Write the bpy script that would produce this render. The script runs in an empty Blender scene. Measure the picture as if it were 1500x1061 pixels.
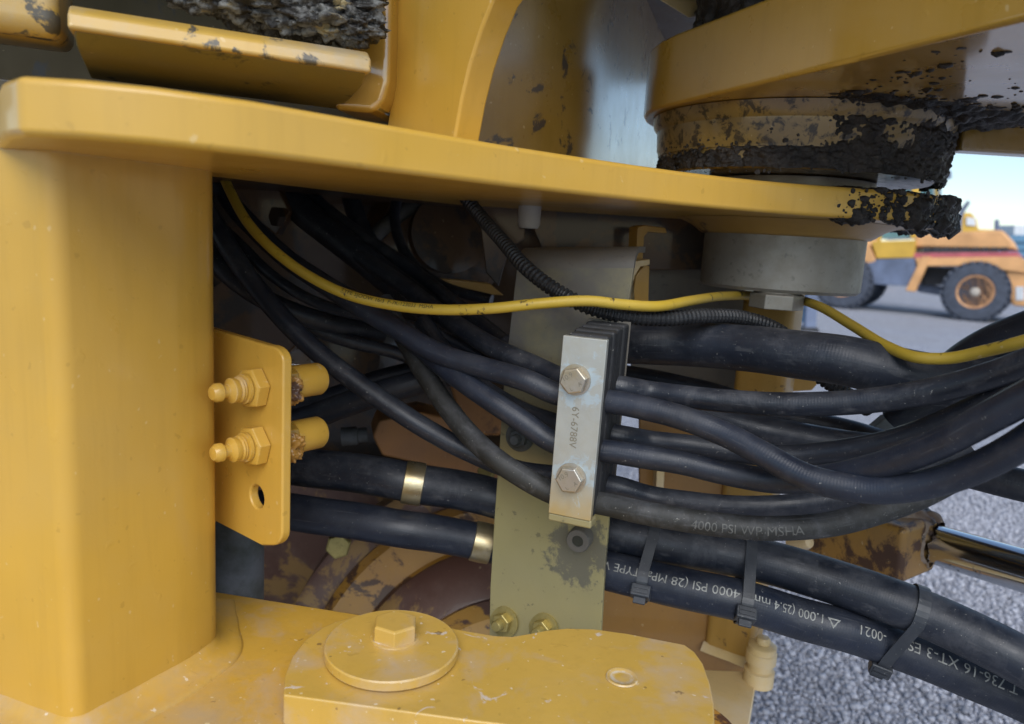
import bpy, bmesh, math, random
import numpy as np
from mathutils import Vector, Matrix, noise
random.seed(7)
R = math.radians
C = bpy.context.scene
COL = C.collection
PI = math.pi
Z = Vector((0, 0, 1))

# ---------------------------------------------------------------- camera
EYE = Vector((0.0, 0.0, 1.30))
F = 1083.3
PITCH, ROLL = R(9.65), R(3.44)
fw = Vector((0, math.cos(PITCH), -math.sin(PITCH)))
u0 = Vector((0, math.sin(PITCH), math.cos(PITCH)))
r0 = Vector((1, 0, 0))
rt = r0 * math.cos(ROLL) + u0 * math.sin(ROLL)
up = u0 * math.cos(ROLL) - r0 * math.sin(ROLL)
cam = bpy.data.cameras.new('camera')
camo = bpy.data.objects.new('camera', cam)
COL.objects.link(camo)
M3 = Matrix((rt, up, -fw)).transposed()
camo.matrix_world = Matrix.Translation(EYE) @ M3.to_4x4()
cam.sensor_width = 36.0
cam.lens = 26.0
cam.clip_start = 0.02
cam.clip_end = 2000
cam.dof.use_dof = True
cam.dof.focus_distance = 0.92
cam.dof.aperture_fstop = 4.4
C.camera = camo

# ---------------------------------------------------------------- world, sun, exposure
SUN_EL, SUN_AZ = R(44), R(177)        # azimuth measured clockwise from +Y: behind the camera, to the left
w = bpy.data.worlds.new('World')
C.world = w
w.use_nodes = True
nt = w.node_tree
bg = nt.nodes['Background']
sky = nt.nodes.new('ShaderNodeTexSky')
sky.sky_type = 'NISHITA'
sky.sun_disc = False
sky.sun_elevation = SUN_EL
sky.sun_rotation = SUN_AZ
sky.air_density = 1.0
sky.dust_density = 0.3
sky.ozone_density = 1.0
nt.links.new(sky.outputs['Color'], bg.inputs['Color'])
bg.inputs['Strength'].default_value = 0.072
sl = bpy.data.lights.new('sun', 'SUN')
slo = bpy.data.objects.new('sun', sl)
COL.objects.link(slo)
sl.energy = 1.5
sl.angle = R(52)
sl.color = (1.0, 0.97, 0.92)
sd = Vector((math.sin(SUN_AZ) * math.cos(SUN_EL), math.cos(SUN_AZ) * math.cos(SUN_EL), math.sin(SUN_EL)))
slo.rotation_euler = (-sd).to_track_quat('-Z', 'Y').to_euler()
C.view_settings.view_transform = 'Standard'
C.view_settings.look = 'None'
C.view_settings.gamma = 1.0
C.view_settings.use_curve_mapping = False
C.view_settings.exposure = 1.14
C.cycles.use_denoising = True
C.cycles.max_bounces = 8

# ---------------------------------------------------------------- pixel -> place helpers
def ray(px, py):
    return fw + rt * ((px - 750) / F) + up * ((530.5 - py) / F)
def P(px, py, d):                       # point at distance d along the view axis
    return EYE + ray(px, py) * d
def PZ(px, py, z):                      # point on the level plane z above / below the eye
    D = ray(px, py)
    return EYE + D * (z / D.z)
def PV(px, py, o, yaw):                 # point on the upright plane through o (x, y), running along yaw
    D = ray(px, py)
    n = Vector((-math.sin(yaw), math.cos(yaw), 0))
    return EYE + D * (n.dot(Vector((o[0], o[1], EYE.z)) - EYE) / n.dot(D))
def W(x, y, z):                         # z relative to the eye
    return Vector((x, y, EYE.z + z))

# ---------------------------------------------------------------- object helpers
def tag(o, label=None, cat=None, group=None, kind=None):
    if label: o['label'] = label
    if cat: o['category'] = cat
    if group: o['group'] = group
    if kind: o['kind'] = kind
    return o
def thing(name, label, cat, loc, group=None):
    o = bpy.data.objects.new(name, None)
    COL.objects.link(o)
    o.location = loc
    o.empty_display_size = 0.02
    return tag(o, label, cat, group)
def link(name, me, mat, parent=None, smooth=None, bevel=0.0, segs=2):
    o = bpy.data.objects.new(name, me)
    COL.objects.link(o)
    if mat is not None and not me.materials: me.materials.append(mat)
    if parent is not None:
        o.parent = parent
        if parent.type == 'EMPTY':
            o.matrix_parent_inverse = Matrix.Translation(-parent.location)
    if bevel:
        b = o.modifiers.new('bevel', 'BEVEL')
        b.width = bevel; b.segments = segs; b.limit_method = 'ANGLE'; b.angle_limit = R(32)
        b.harden_normals = True
        smooth = 40 if smooth is None else smooth
    if smooth is not None:
        me.polygons.foreach_set('use_smooth', [True] * len(me.polygons))
        me.set_sharp_from_angle(angle=R(smooth))
    return o
def mesh(verts, faces, name='m'):
    me = bpy.data.meshes.new(name)
    me.from_pydata([tuple(v) for v in verts], [], faces)
    bm = bmesh.new(); bm.from_mesh(me)
    bmesh.ops.recalc_face_normals(bm, faces=bm.faces)
    bm.to_mesh(me); bm.free()
    return me
def extrude(pts, vec):
    """closed polygon of points, extruded along vec"""
    n = len(pts)
    vs = [Vector(p) for p in pts] + [Vector(p) + vec for p in pts]
    fs = [list(range(n)), list(range(2 * n - 1, n - 1, -1))]
    for i in range(n):
        j = (i + 1) % n
        fs.append([i, j, n + j, n + i])
    return mesh(vs, fs)
def prism(xy, z0, z1):
    return extrude([W(p[0], p[1], z0) for p in xy], Vector((0, 0, z1 - z0)))
def box(c, ex, ey, ez, hx, hy, hz):
    vs = []
    for i in (-1, 1):
        for j in (-1, 1):
            for k in (-1, 1):
                vs.append(Vector(c) + ex * hx * i + ey * hy * j + ez * hz * k)
    return mesh(vs, [(0, 1, 3, 2), (4, 6, 7, 5), (0, 4, 5, 1), (2, 3, 7, 6), (0, 2, 6, 4), (1, 5, 7, 3)])
def frame(ax):
    ax = Vector(ax).normalized()
    t = Vector((0, 0, 1)) if abs(ax.z) < .9 else Vector((1, 0, 0))
    a = ax.cross(t).normalized()
    return a, ax.cross(a).normalized(), ax
def lathe(c, ax, prof, n=48, a0=0.0, a1=2 * PI, spin=0.0):
    """prof: (radius, height) pairs along ax from c"""
    a, b, ax = frame(ax)
    full = abs(a1 - a0 - 2 * PI) < 1e-6
    m = n if full else n + 1
    vs, fs = [], []
    for r, h in prof:
        for i in range(m):
            th = a0 + (a1 - a0) * i / n + spin
            vs.append(Vector(c) + ax * h + (a * math.cos(th) + b * math.sin(th)) * max(r, 1e-5))
    for k in range(len(prof) - 1):
        for i in range(m if full else m - 1):
            j = (i + 1) % m
            fs.append([k * m + i, k * m + j, (k + 1) * m + j, (k + 1) * m + i])
    if full:
        fs.append([i for i in range(m)][::-1])
        fs.append([(len(prof) - 1) * m + i for i in range(m)])
    return mesh(vs, fs)
def hexhead(c, ax, r, h, spin=0.0, ch=0.12):
    return lathe(c, ax, [(r, 0), (r, h * (1 - ch * .9)), (r * (1 - ch), h)], 6, spin=spin)
def join(*mes):
    bm = bmesh.new()
    for m in mes:
        bm.from_mesh(m)
    me = bpy.data.meshes.new('joined')
    bm.to_mesh(me); bm.free()
    return me
def catmull(pts, step=0.008):
    pts = [Vector(p) for p in pts]
    P0 = [pts[0] * 2 - pts[1]] + pts + [pts[-1] * 2 - pts[-2]]
    out = []
    for i in range(1, len(P0) - 2):
        a, b, c, d = P0[i - 1], P0[i], P0[i + 1], P0[i + 2]
        ta, tb, tc, td = 0.0, 0, 0, 0
        ta = 0.0; tb = ta + max((b - a).length, 1e-6) ** .5; tc = tb + max((c - b).length, 1e-6) ** .5; td = tc + max((d - c).length, 1e-6) ** .5
        n = max(2, int((c - b).length / step))
        for k in range(n):
            t = tb + (tc - tb) * k / n
            A1 = a * ((tb - t) / (tb - ta)) + b * ((t - ta) / (tb - ta))
            A2 = b * ((tc - t) / (tc - tb)) + c * ((t - tb) / (tc - tb))
            A3 = c * ((td - t) / (td - tc)) + d * ((t - tc) / (td - tc))
            B1 = A1 * ((tc - t) / (tc - ta)) + A2 * ((t - ta) / (tc - ta))
            B2 = A2 * ((td - t) / (td - tb)) + A3 * ((t - tb) / (td - tb))
            out.append(B1 * ((tc - t) / (tc - tb)) + B2 * ((t - tb) / (tc - tb)))
    out.append(pts[-1])
    return out
class Path:
    """smooth path with frames; frame vector v is the side turned to the eye as far as possible"""
    def __init__(s, pts, step=0.008):
        s.p = catmull(pts, step)
        s.s = [0.0]
        for a, b in zip(s.p, s.p[1:]): s.s.append(s.s[-1] + (b - a).length)
        s.t = []
        for i in range(len(s.p)):
            s.t.append((s.p[min(i + 1, len(s.p) - 1)] - s.p[max(i - 1, 0)]).normalized())
    def at(s, q):
        q = min(max(q, 0), s.s[-1] - 1e-6)
        i = int(np.searchsorted(s.s, q, side='right')) - 1
        k = (q - s.s[i]) / (s.s[i + 1] - s.s[i])
        return s.p[i].lerp(s.p[i + 1], k), s.t[i].lerp(s.t[i + 1], k).normalized()
    def near_px(s, px):
        """arc length where the path passes the picture column px"""
        best = None
        for i, p in enumerate(s.p):
            v = p - EYE
            x = 750 + F * v.dot(rt) / v.dot(fw)
            if best is None or abs(x - px) < best[0]: best = (abs(x - px), s.s[i])
        return best[1]
def tube(path, r, n=20, rf=None, cap=True):
    vs, fs = [], []
    ref = None
    for i, (p, t) in enumerate(zip(path.p, path.t)):
        if ref is None:
            a, b, _ = frame(t)
        else:
            a = (ref - t * ref.dot(t)).normalized()
        b = t.cross(a)
        ref = a
        rr = rf(path.s[i]) if rf else r
        for k in range(n):
            th = 2 * PI * k / n
            vs.append(p + (a * math.cos(th) + b * math.sin(th)) * rr)
    for i in range(len(path.p) - 1):
        for k in range(n):
            j = (k + 1) % n
            fs.append([i * n + k, i * n + j, (i + 1) * n + j, (i + 1) * n + k])
    if cap:
        fs.append(list(range(n))[::-1]); fs.append([(len(path.p) - 1) * n + k for k in range(n)])
    me = mesh(vs, fs)
    uv = me.uv_layers.new(name='uv')
    L = len(path.p)
    for poly in me.polygons:
        ks = [me.loops[l].vertex_index % n for l in poly.loop_indices]
        wrap = len(ks) == 4 and max(ks) - min(ks) > 1
        for l in poly.loop_indices:
            vi = me.loops[l].vertex_index
            k = vi % n
            if wrap and k == 0: k = n
            uv.data[l].uv = (k / n * 2 * PI * r, path.s[vi // n])
    return me
def text_mesh(s, size):
    cu = bpy.data.curves.new('t', 'FONT')
    cu.body = s; cu.size = size; cu.resolution_u = 3
    o = bpy.data.objects.new('t', cu)
    COL.objects.link(o)
    dg = bpy.context.evaluated_depsgraph_get()
    dg.update()
    me = bpy.data.meshes.new_from_object(o.evaluated_get(dg))
    bpy.data.objects.remove(o)
    me.materials.clear()
    bm = bmesh.new(); bm.from_mesh(me)
    for _ in range(2):
        es = [e for e in bm.edges if e.calc_length() > size * .18]
        if es: bmesh.ops.subdivide_edges(bm, edges=es, cuts=1)
    bmesh.ops.triangulate(bm, faces=bm.faces)
    bm.to_mesh(me); bm.free()
    return me
def text_on_tube(s, path, r, s0, size, ang, mat, parent, rev=True, name='lettering'):
    me = text_mesh(s, size)
    for v in me.vertices:
        u, h = v.co.x, v.co.y - size * .35
        q = s0 - u if rev else s0 + u
        p, t = path.at(q)
        toeye = (EYE - p)
        v0 = (toeye - t * toeye.dot(t)).normalized()
        side = t.cross(v0)
        if side.z < 0: side = -side
        th = ang + (-h if rev else h) / r
        v.co = p + (v0 * math.cos(th) + side * math.sin(th)) * (r + .0004)
    return link(name, me, mat, parent)

# ---------------------------------------------------------------- materials
class NB:
    def __init__(s, name):
        s.m = bpy.data.materials.new(name); s.m.use_nodes = True
        s.t = s.m.node_tree; s.b = s.t.nodes['Principled BSDF']
        s.co = s.t.nodes.new('ShaderNodeTexCoord').outputs['Object']
    def n(s, kind, **kw):
        nd = s.t.nodes.new('ShaderNode' + kind)
        for k, v in kw.items():
            if k in nd.inputs: s.set(nd.inputs[k], v)
            else: setattr(nd, k, v)
        return nd
    def set(s, inp, v):
        if isinstance(v, bpy.types.NodeSocket): s.t.links.new(v, inp)
        elif isinstance(v, tuple) and len(v) == 3 and inp.type == 'RGBA': inp.default_value = (*v, 1)
        else: inp.default_value = v
    def noise(s, sc, det=4, rough=.55, dist=0.0, co=None):
        nd = s.n('TexNoise', Scale=sc, Detail=det, Roughness=rough, Distortion=dist)
        s.t.links.new(co or s.co, nd.inputs['Vector'])
        return nd.outputs['Fac']
    def vor(s, sc, feat='F1', rnd=1.0, co=None):
        nd = s.n('TexVoronoi', feature=feat, Scale=sc, Randomness=rnd)
        s.t.links.new(co or s.co, nd.inputs['Vector'])
        return nd.outputs['Distance']
    def ramp(s, v, a, b, lo=0.0, hi=1.0):
        nd = s.n('MapRange')
        nd.inputs[0].default_value = 0; s.t.links.new(v, nd.inputs[0])
        for i, x in zip((1, 2, 3, 4), (a, b, lo, hi)): nd.inputs[i].default_value = x
        return nd.outputs[0]
    def math(s, op, a, b=0.0):
        nd = s.n('Math', operation=op)
        s.set(nd.inputs[0], a); s.set(nd.inputs[1], b)
        return nd.outputs[0]
    def mix(s, f, a, b):
        nd = s.n('Mix', data_type='RGBA')
        s.set(nd.inputs[0], f); s.set(nd.inputs[6], a); s.set(nd.inputs[7], b)
        return nd.outputs[2]
    def bump(s, h, st, dist=.001, prev=None):
        nd = s.n('Bump', Strength=st, Distance=dist)
        s.t.links.new(h, nd.inputs['Height'])
        if prev: s.t.links.new(prev, nd.inputs['Normal'])
        return nd.outputs['Normal']
    def stretch(s, x, y, z):
        nd = s.n('Mapping'); nd.inputs['Scale'].default_value = (x, y, z)
        s.t.links.new(s.co, nd.inputs['Vector'])
        return nd.outputs['Vector']
    def done(s, col, rough, metal=0.0, normal=None, **kw):
        s.set(s.b.inputs['Base Color'], col); s.set(s.b.inputs['Roughness'], rough); s.b.inputs['Metallic'].default_value = metal
        if normal: s.t.links.new(normal, s.b.inputs['Normal'])
        for k, v in kw.items(): s.set(s.b.inputs[k], v)
        return s.m

YEL = (0.59, 0.343, 0.050)
def paint(name, base=YEL, rough=.33, chips=0.0, dirt=0.0, dirtcol=(.03, .022, .018), dust=.25, coat=.3, peel=.12, dsoft=.04, crough=.10, wear_glint=0.0, dscale=9.0, dustcol=(.48, .32, .10)):
    b = NB(name)
    c = b.mix(b.ramp(b.noise(5, 3), .3, .7), tuple(x * .93 for x in base), tuple(min(1, x * 1.05) for x in base))
    dm = b.ramp(b.noise(7, 6, .65), .45, .75, 0, dust)
    c = b.mix(dm, c, dustcol)
    rg = b.ramp(b.noise(14, 5), .3, .7, rough - .06, rough + .1)
    sk = b.ramp(b.noise(8, 5, .6, co=b.stretch(9, 9, .7)), .50, .78, 0, .20)
    c = b.mix(sk, c, tuple(x * .62 for x in base))
    # specks of grit and small runs under the paint
    sp = b.ramp(b.noise(75, 2, .5), .70, .73)
    c = b.mix(b.math('MULTIPLY', sp, .35), c, tuple(x * .6 for x in base))
    lt = b.ramp(b.noise(120, 1, .4, co=b.stretch(1, 1.13, .9)), .76, .785)
    c = b.mix(b.math('MULTIPLY', lt, .28 + .3 * bool(chips)), c, (.72, .60, .36))
    if wear_glint:  # pale edges: painted highlights together with worn paint
        bv = b.n('Bevel', samples=4); bv.inputs['Radius'].default_value = .0035
        ge = b.n('NewGeometry')
        dt = b.n('VectorMath', operation='DOT_PRODUCT'); b.t.links.new(bv.outputs[0], dt.inputs[0]); b.t.links.new(ge.outputs['True Normal'], dt.inputs[1])
        eg = b.math('MULTIPLY', b.ramp(dt.outputs['Value'], .97, .80), b.ramp(b.noise(38, 6, .7), .44, .58))
        c = b.mix(b.math('MULTIPLY', eg, wear_glint), c, (.60, .54, .44))
    if chips:
        ch = b.ramp(b.noise(34, 5, .62, .6), .655, .70)
        c = b.mix(b.math('MULTIPLY', ch, .65 * chips), c, (.62, .58, .57))
        sm = b.ramp(b.noise(13, 6, .6, .3), .52, .72)
        c = b.mix(b.math('MULTIPLY', sm, .55), c, (.44, .365, .33))
        dk = b.ramp(b.noise(48, 3, .5), .71, .73)
        c = b.mix(b.math('MULTIPLY', dk, .6), c, (.12, .07, .04))
        ch2 = b.ramp(b.noise(110, 2, .5), .72, .745)
        c = b.mix(b.math('MULTIPLY', ch2, .6), c, (.75, .68, .55))
        st = b.ramp(b.noise(20, 6, .7, 1.0), .62, .78, 0, .35)
        c = b.mix(st, c, (.28, .16, .03))
    if dirt:
        d1 = b.ramp(b.noise(dscale, 8, .68, .4), .62 - .2 * dirt, .62 + dsoft - .2 * dirt)
        c = b.mix(b.math('MULTIPLY', d1, .93), c, dirtcol)
        rg = b.mix(d1, rg, (.55, .55, .55))
    n1 = b.bump(b.noise(420, 2), peel, .0006)
    n2 = b.bump(b.ramp(b.noise(80, 1, .4), .70, .78), .22, .0008, n1)
    n2 = b.bump(b.noise(6, 2), .10, .012, n2)
    return b.done(c, rg, 0, n2, **{'Coat Weight': coat, 'Coat Roughness': crough, 'Coat IOR': 1.5 + .5 * (coat > .9)})

def rubber(name, base=(.007, .0095, .016), dust=.32, rough=.46, sc=1.0):
    b = NB(name)
    c = b.mix(b.ramp(b.noise(9, 5, .6), .35, .7), base, tuple(x * 1.9 + .003 for x in base))
    d = b.ramp(b.noise(22 * sc, 9, .75, .5), .50, .80, 0, dust)
    c = b.mix(d, c, (.11, .11, .12))
    s = b.ramp(b.noise(190, 4, .75), .655, .70)
    c = b.mix(b.math('MULTIPLY', s, .7 * min(1, dust * 3)), c, (.36, .35, .32))
    tc = b.n('TexCoord').outputs['UV']
    def uvs(x, y):
        nd = b.n('Mapping'); nd.inputs['Scale'].default_value = (x, y, 1); b.t.links.new(tc, nd.inputs['Vector']); return nd.outputs['Vector']
    scr = b.ramp(b.noise(1, 6, .65, co=uvs(230, 9)), .60, .72)
    c = b.mix(b.math('MULTIPLY', scr, .40), c, (.12, .122, .13))
    rub = b.ramp(b.noise(1, 5, .6, co=uvs(60, 22)), .60, .68)
    c = b.mix(b.math('MULTIPLY', rub, .35 * min(1, dust * 2)), c, (.10, .10, .105))
    gn_ = b.n('NewGeometry'); sz = b.n('SeparateXYZ'); b.t.links.new(gn_.outputs['Normal'], sz.inputs[0])
    tp_ = b.math('MULTIPLY', b.ramp(sz.outputs[2], .25, .95), b.ramp(b.noise(26, 7, .7), .38, .66, 0, min(.55, dust * 1.1)))
    c = b.mix(tp_, c, (.075, .08, .092))
    wv = b.n('TexWave', wave_type='BANDS', bands_direction='Y'); wv.inputs['Scale'].default_value = 95; wv.inputs['Distortion'].default_value = 1.5
    b.t.links.new(uvs(1, 1), wv.inputs['Vector'])
    n = b.bump(b.noise(700, 2), .22, .0005)
    n = b.bump(b.noise(60, 4), .15, .0012, n)
    n = b.bump(wv.outputs['Fac'], .10, .0006, n)
    n = b.bump(b.noise(1, 5, .6, co=uvs(300, 12)), .25, .0008, n)
    return b.done(c, b.ramp(b.noise(22, 5), .3, .7, rough - .12, rough + .14), 0, n, **{'Specular IOR Level': .5})

def metal(name, base=(.42, .40, .36), rough=.42, metallic=.85, stain=(.30, .22, .08), amount=.5, sc=10, brush=None, spots=None):
    b = NB(name)
    c = b.mix(b.ramp(b.noise(sc, 6, .65), .42, .68, 0, amount), base, stain)
    c = b.mix(b.ramp(b.noise(90, 4, .6), .60, .70, 0, .5), c, tuple(x * .45 for x in base))
    if spots:
        c = b.mix(b.ramp(b.noise(12, 7, .7, .4), .57, .61, 0, .85), c, spots)
    co = b.stretch(*brush) if brush else None
    n = b.bump(b.noise(260, 3, co=co), .18, .0006)
    return b.done(c, b.ramp(b.noise(30, 5), .3, .7, rough - .1, rough + .14), metallic, n)

M = {}
M['yellow'] = paint('yellow_paint', wear_glint=.45)
M['yellow_chip'] = paint('chipped_yellow_paint', base=(.56, .35, .068), wear_glint=.8, rough=.40, chips=1.0, dust=.5)
M['yellow_floor'] = paint('dusty_yellow_paint', rough=.42, chips=.25, dust=.95, dustcol=(.40, .30, .19))
M['yellow_arm'] = paint('arm_yellow_paint', base=(.42, .242, .036), rough=.30, dirt=.0, dust=.35, coat=1.0)
M['yellow_barrel'] = paint('grimy_yellow_paint', base=(.27, .175, .05), rough=.30, dirt=.56, dsoft=.09, dscale=60, dust=.8, coat=.5, dirtcol=(.022, .016, .011), dustcol=(.10, .075, .045))
M['yellow_brown'] = paint('old_yellow_paint', base=(.42, .21, .035), rough=.45, dirt=.5, dscale=11, dust=.5, dirtcol=(.07, .032, .022), dustcol=(.25, .16, .12))
M['yellow_shaded'] = paint('shaded_yellow_paint', base=(.075, .036, .010), rough=.6, dirt=.6, dscale=5, dust=.5, dirtcol=(.018, .011, .007), dustcol=(.055, .030, .013))  # cavity shade put into a dark brown base, with grime over it
M['orange_int'] = paint('inner_orange_paint', base=(.44, .25, .052), rough=.45, dirt=.05, dscale=16, dust=.4, dirtcol=(.06, .03, .02))
M['rust_orange'] = paint('rusty_orange_paint', base=(.34, .15, .04), rough=.5, dirt=.3, dsoft=.1, dscale=12, dust=.5, dustcol=(.2, .11, .06), dirtcol=(.06, .03, .02), coat=.1)
M['panel_shaded'] = paint('shaded_panel_paint', base=(.33, .165, .035), rough=.5, dirt=.0, dust=.4, dustcol=(.2, .12, .06))  # brown base carries the shade lying on the inner panel
M['web_shaded'] = paint('shaded_web_paint', base=(.06, .042, .012), rough=.7, dirt=.3, dscale=9, dust=.3, dustcol=(.05, .045, .03), dirtcol=(.02, .018, .014), coat=0)  # near black base paints the shade behind the stop block
M['recess_shade'] = paint('recess_shade_paint', base=(.045, .034, .012), rough=.55, dirt=.4, dscale=12, dust=.5, dustcol=(.07, .07, .05), dirtcol=(.015, .014, .012), coat=.1)  # darkened so the gap under the stop block reads as shade
M['weld'] = paint('weld_paint', base=(.66, .48, .22), rough=.4, dust=.6, dustcol=(.6, .55, .48))
M['rubber'] = rubber('hose_rubber')
M['rubber_dusty'] = rubber('dusty_hose_rubber', dust=.62)
M['rubber_clean'] = rubber('clean_hose_rubber', base=(.0065, .0095, .018), dust=.22)
M['rubber_grimy'] = rubber('grimy_hose_rubber', base=(.011, .011, .010), dust=.55, rough=.62, sc=1.6)
M['block'] = rubber('clamp_rubber', base=(.008, .0085, .010), dust=.25, rough=.6)
M['tie'] = rubber('tie_plastic', base=(.02, .023, .028), dust=.4, rough=.4)
def bracket_mat():
    b = NB('olive_plate')
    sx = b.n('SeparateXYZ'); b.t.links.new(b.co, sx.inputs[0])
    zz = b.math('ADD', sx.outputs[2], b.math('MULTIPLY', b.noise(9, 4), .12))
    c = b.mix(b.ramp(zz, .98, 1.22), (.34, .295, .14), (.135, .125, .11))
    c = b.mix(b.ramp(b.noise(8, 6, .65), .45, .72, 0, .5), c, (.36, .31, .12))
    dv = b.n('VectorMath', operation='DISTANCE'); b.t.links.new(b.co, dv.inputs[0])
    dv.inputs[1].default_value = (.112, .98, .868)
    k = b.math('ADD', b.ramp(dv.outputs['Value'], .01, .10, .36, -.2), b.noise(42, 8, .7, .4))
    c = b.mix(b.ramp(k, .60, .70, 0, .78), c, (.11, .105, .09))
    c = b.mix(b.ramp(b.noise(85, 4, .6), .64, .70, 0, .6), c, (.12, .11, .07))
    return b.done(c, b.ramp(b.noise(30, 5), .3, .7, .38, .6), .25, b.bump(b.noise(260, 3), .18, .0006))
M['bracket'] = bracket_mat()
def zinc_mat():
    b = NB('zinc_plate')
    sx = b.n('SeparateXYZ'); b.t.links.new(b.co, sx.inputs[0])
    zz = b.math('ADD', sx.outputs[2], b.math('MULTIPLY', b.noise(30, 4), .05))
    c = b.mix(b.ramp(zz, .985, 1.05), (.50, .37, .15), (.44, .45, .42))
    c = b.mix(b.ramp(b.noise(70, 5, .6), .45, .75, 0, .35), c, (.40, .37, .28))
    d1 = b.n('VectorMath', operation='DISTANCE'); b.t.links.new(b.co, d1.inputs[0]); d1.inputs[1].default_value = tuple(P(848, 556, .87))
    d2 = b.n('VectorMath', operation='DISTANCE'); b.t.links.new(b.co, d2.inputs[0]); d2.inputs[1].default_value = tuple(P(843, 700, .87))
    k = b.math('MINIMUM', d1.outputs['Value'], d2.outputs['Value'])
    k = b.math('ADD', b.ramp(k, .016, .045, .20, -.02), b.noise(36, 7, .7, .5))
    c = b.mix(b.ramp(k, .62, .68, 0, .85), c, (.46, .55, .60))
    return b.done(c, b.ramp(b.noise(60, 5), .3, .7, .34, .52), .55, b.bump(b.noise(300, 3), .15, .0005))
M['zinc'] = zinc_mat()
M['conduit'] = rubber('conduit_plastic', base=(.007, .0075, .009), dust=.15, rough=.5)
M['bracket_grey'] = metal('grey_plate', (.14, .13, .115), .5, .3, (.2, .16, .11), .5, 6)
M['bolt'] = metal('bolt_steel', (.48, .44, .38), .38, .85, (.33, .26, .13), .6, 30)
M['brass'] = metal('yellowed_bolt', (.42, .34, .12), .42, .6, (.2, .17, .06), .5, 30)
M['band'] = metal('band_steel', (.50, .44, .30), .33, .85, (.35, .24, .07), .7, 16)
M['bush'] = metal('bush_steel', (.34, .32, .28), .52, .45, (.18, .15, .10), .7, 10, brush=(30, 30, 2))
M['cast'] = metal('grey_casting', (.13, .135, .14), .6, .2, (.035, .04, .022), .9, 12)
M['silver'] = metal('silver_fitting', (.55, .56, .58), .3, .9, (.3, .28, .25), .4, 20)
M['cable'] = paint('yellow_cable_sheath', base=(.50, .34, .035), rough=.5, dirt=.06, dscale=30, dust=.35, coat=0, peel=.05, dustcol=(.3, .22, .08))
M['rusty_eye'] = paint('rusty_eye_paint', base=(.36, .19, .035), rough=.5, dirt=.62, dsoft=.07, dscale=17, dust=.7, dirtcol=(.055, .025, .016), dustcol=(.17, .10, .05), coat=.1)
def chrome():
    b = NB('chrome')
    d = b.ramp(b.noise(38, 7, .7, .6), .63, .66)
    return b.done(b.mix(d, (.70, .72, .74), (.03, .022, .02)), b.ramp(d, 0, 1, .15, .5), 1.0, b.bump(b.noise(90, 3), .04, .0004))
M['chrome'] = chrome()
def mud():
    b = NB('oily_mud')
    c = b.mix(b.ramp(b.noise(26, 6, .65), .35, .7), (.008, .0065, .0058), (.045, .034, .026))
    c = b.mix(b.ramp(b.noise(70, 4), .60, .72, 0, .5), c, (.085, .068, .05))
    n = b.bump(b.noise(240, 5, .7), 1.0, .0026)
    return b.done(c, b.ramp(b.noise(60, 5), .35, .65, .22, .62), 0, n, **{'Specular IOR Level': .5})
M['mud'] = mud()
def flat(name, col, rough=.5, metallic=0.0, var=.15, sc=4, spec=.5):
    b = NB(name)
    c = b.mix(b.ramp(b.noise(sc, 5), .3, .7), tuple(x * (1 - var) for x in col), tuple(min(1, x * (1 + var)) for x in col))
    return b.done(c, rough, metallic, None, **{'Specular IOR Level': spec})
M['print'] = flat('white_print', (.26, .26, .24), .6, var=.5, sc=140)
M['print_dim'] = flat('worn_print', (.075, .075, .07), .6, var=.5, sc=150)
M['stamp'] = flat('stamped_mark', (.24, .22, .17), .5, .5)
M['print_bore'] = flat('print_bore_black', (.03, .03, .02), .6)

# ---------------------------------------------------------------- ground
def gravel_mat(name):
    b = NB(name)
    v = b.n('TexVoronoi', Scale=42.0); b.t.links.new(b.co, v.inputs['Vector'])
    c = b.mix(b.ramp(v.outputs['Color'], .1, .9), (.19, .20, .24), (.44, .45, .50))
    c = b.mix(b.ramp(b.noise(.5, 6, .6), .40, .66, 0, .55), c, (.30, .295, .30))
    c = b.mix(b.ramp(b.noise(3.5, 6, .6), .45, .75, 0, .4), c, (.20, .20, .215))
    n = b.bump(v.outputs['Distance'], .8, .012)
    return b.done(c, .8, 0, n)
M['gravel_sheet'] = gravel_mat('gravel_sheet')
def stone_mat():
    b = NB('gravel_stone')
    gi = b.n('NewGeometry')
    c = b.mix(gi.outputs['Random Per Island'], (.20, .21, .25), (.49, .50, .56))
    c = b.mix(b.ramp(b.noise(120, 3), .45, .7, 0, .5), c, (.36, .35, .36))
    return b.done(c, .75, 0, b.bump(b.noise(300, 3), .4, .001))
M['stone'] = stone_mat()
g = mesh([(-400, -400, 0), (400, -400, 0), (400, 400, 0), (-400, 400, 0)], [(0, 1, 2, 3)])
tag(link('ground', g, M['gravel_sheet']), kind='structure')

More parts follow.
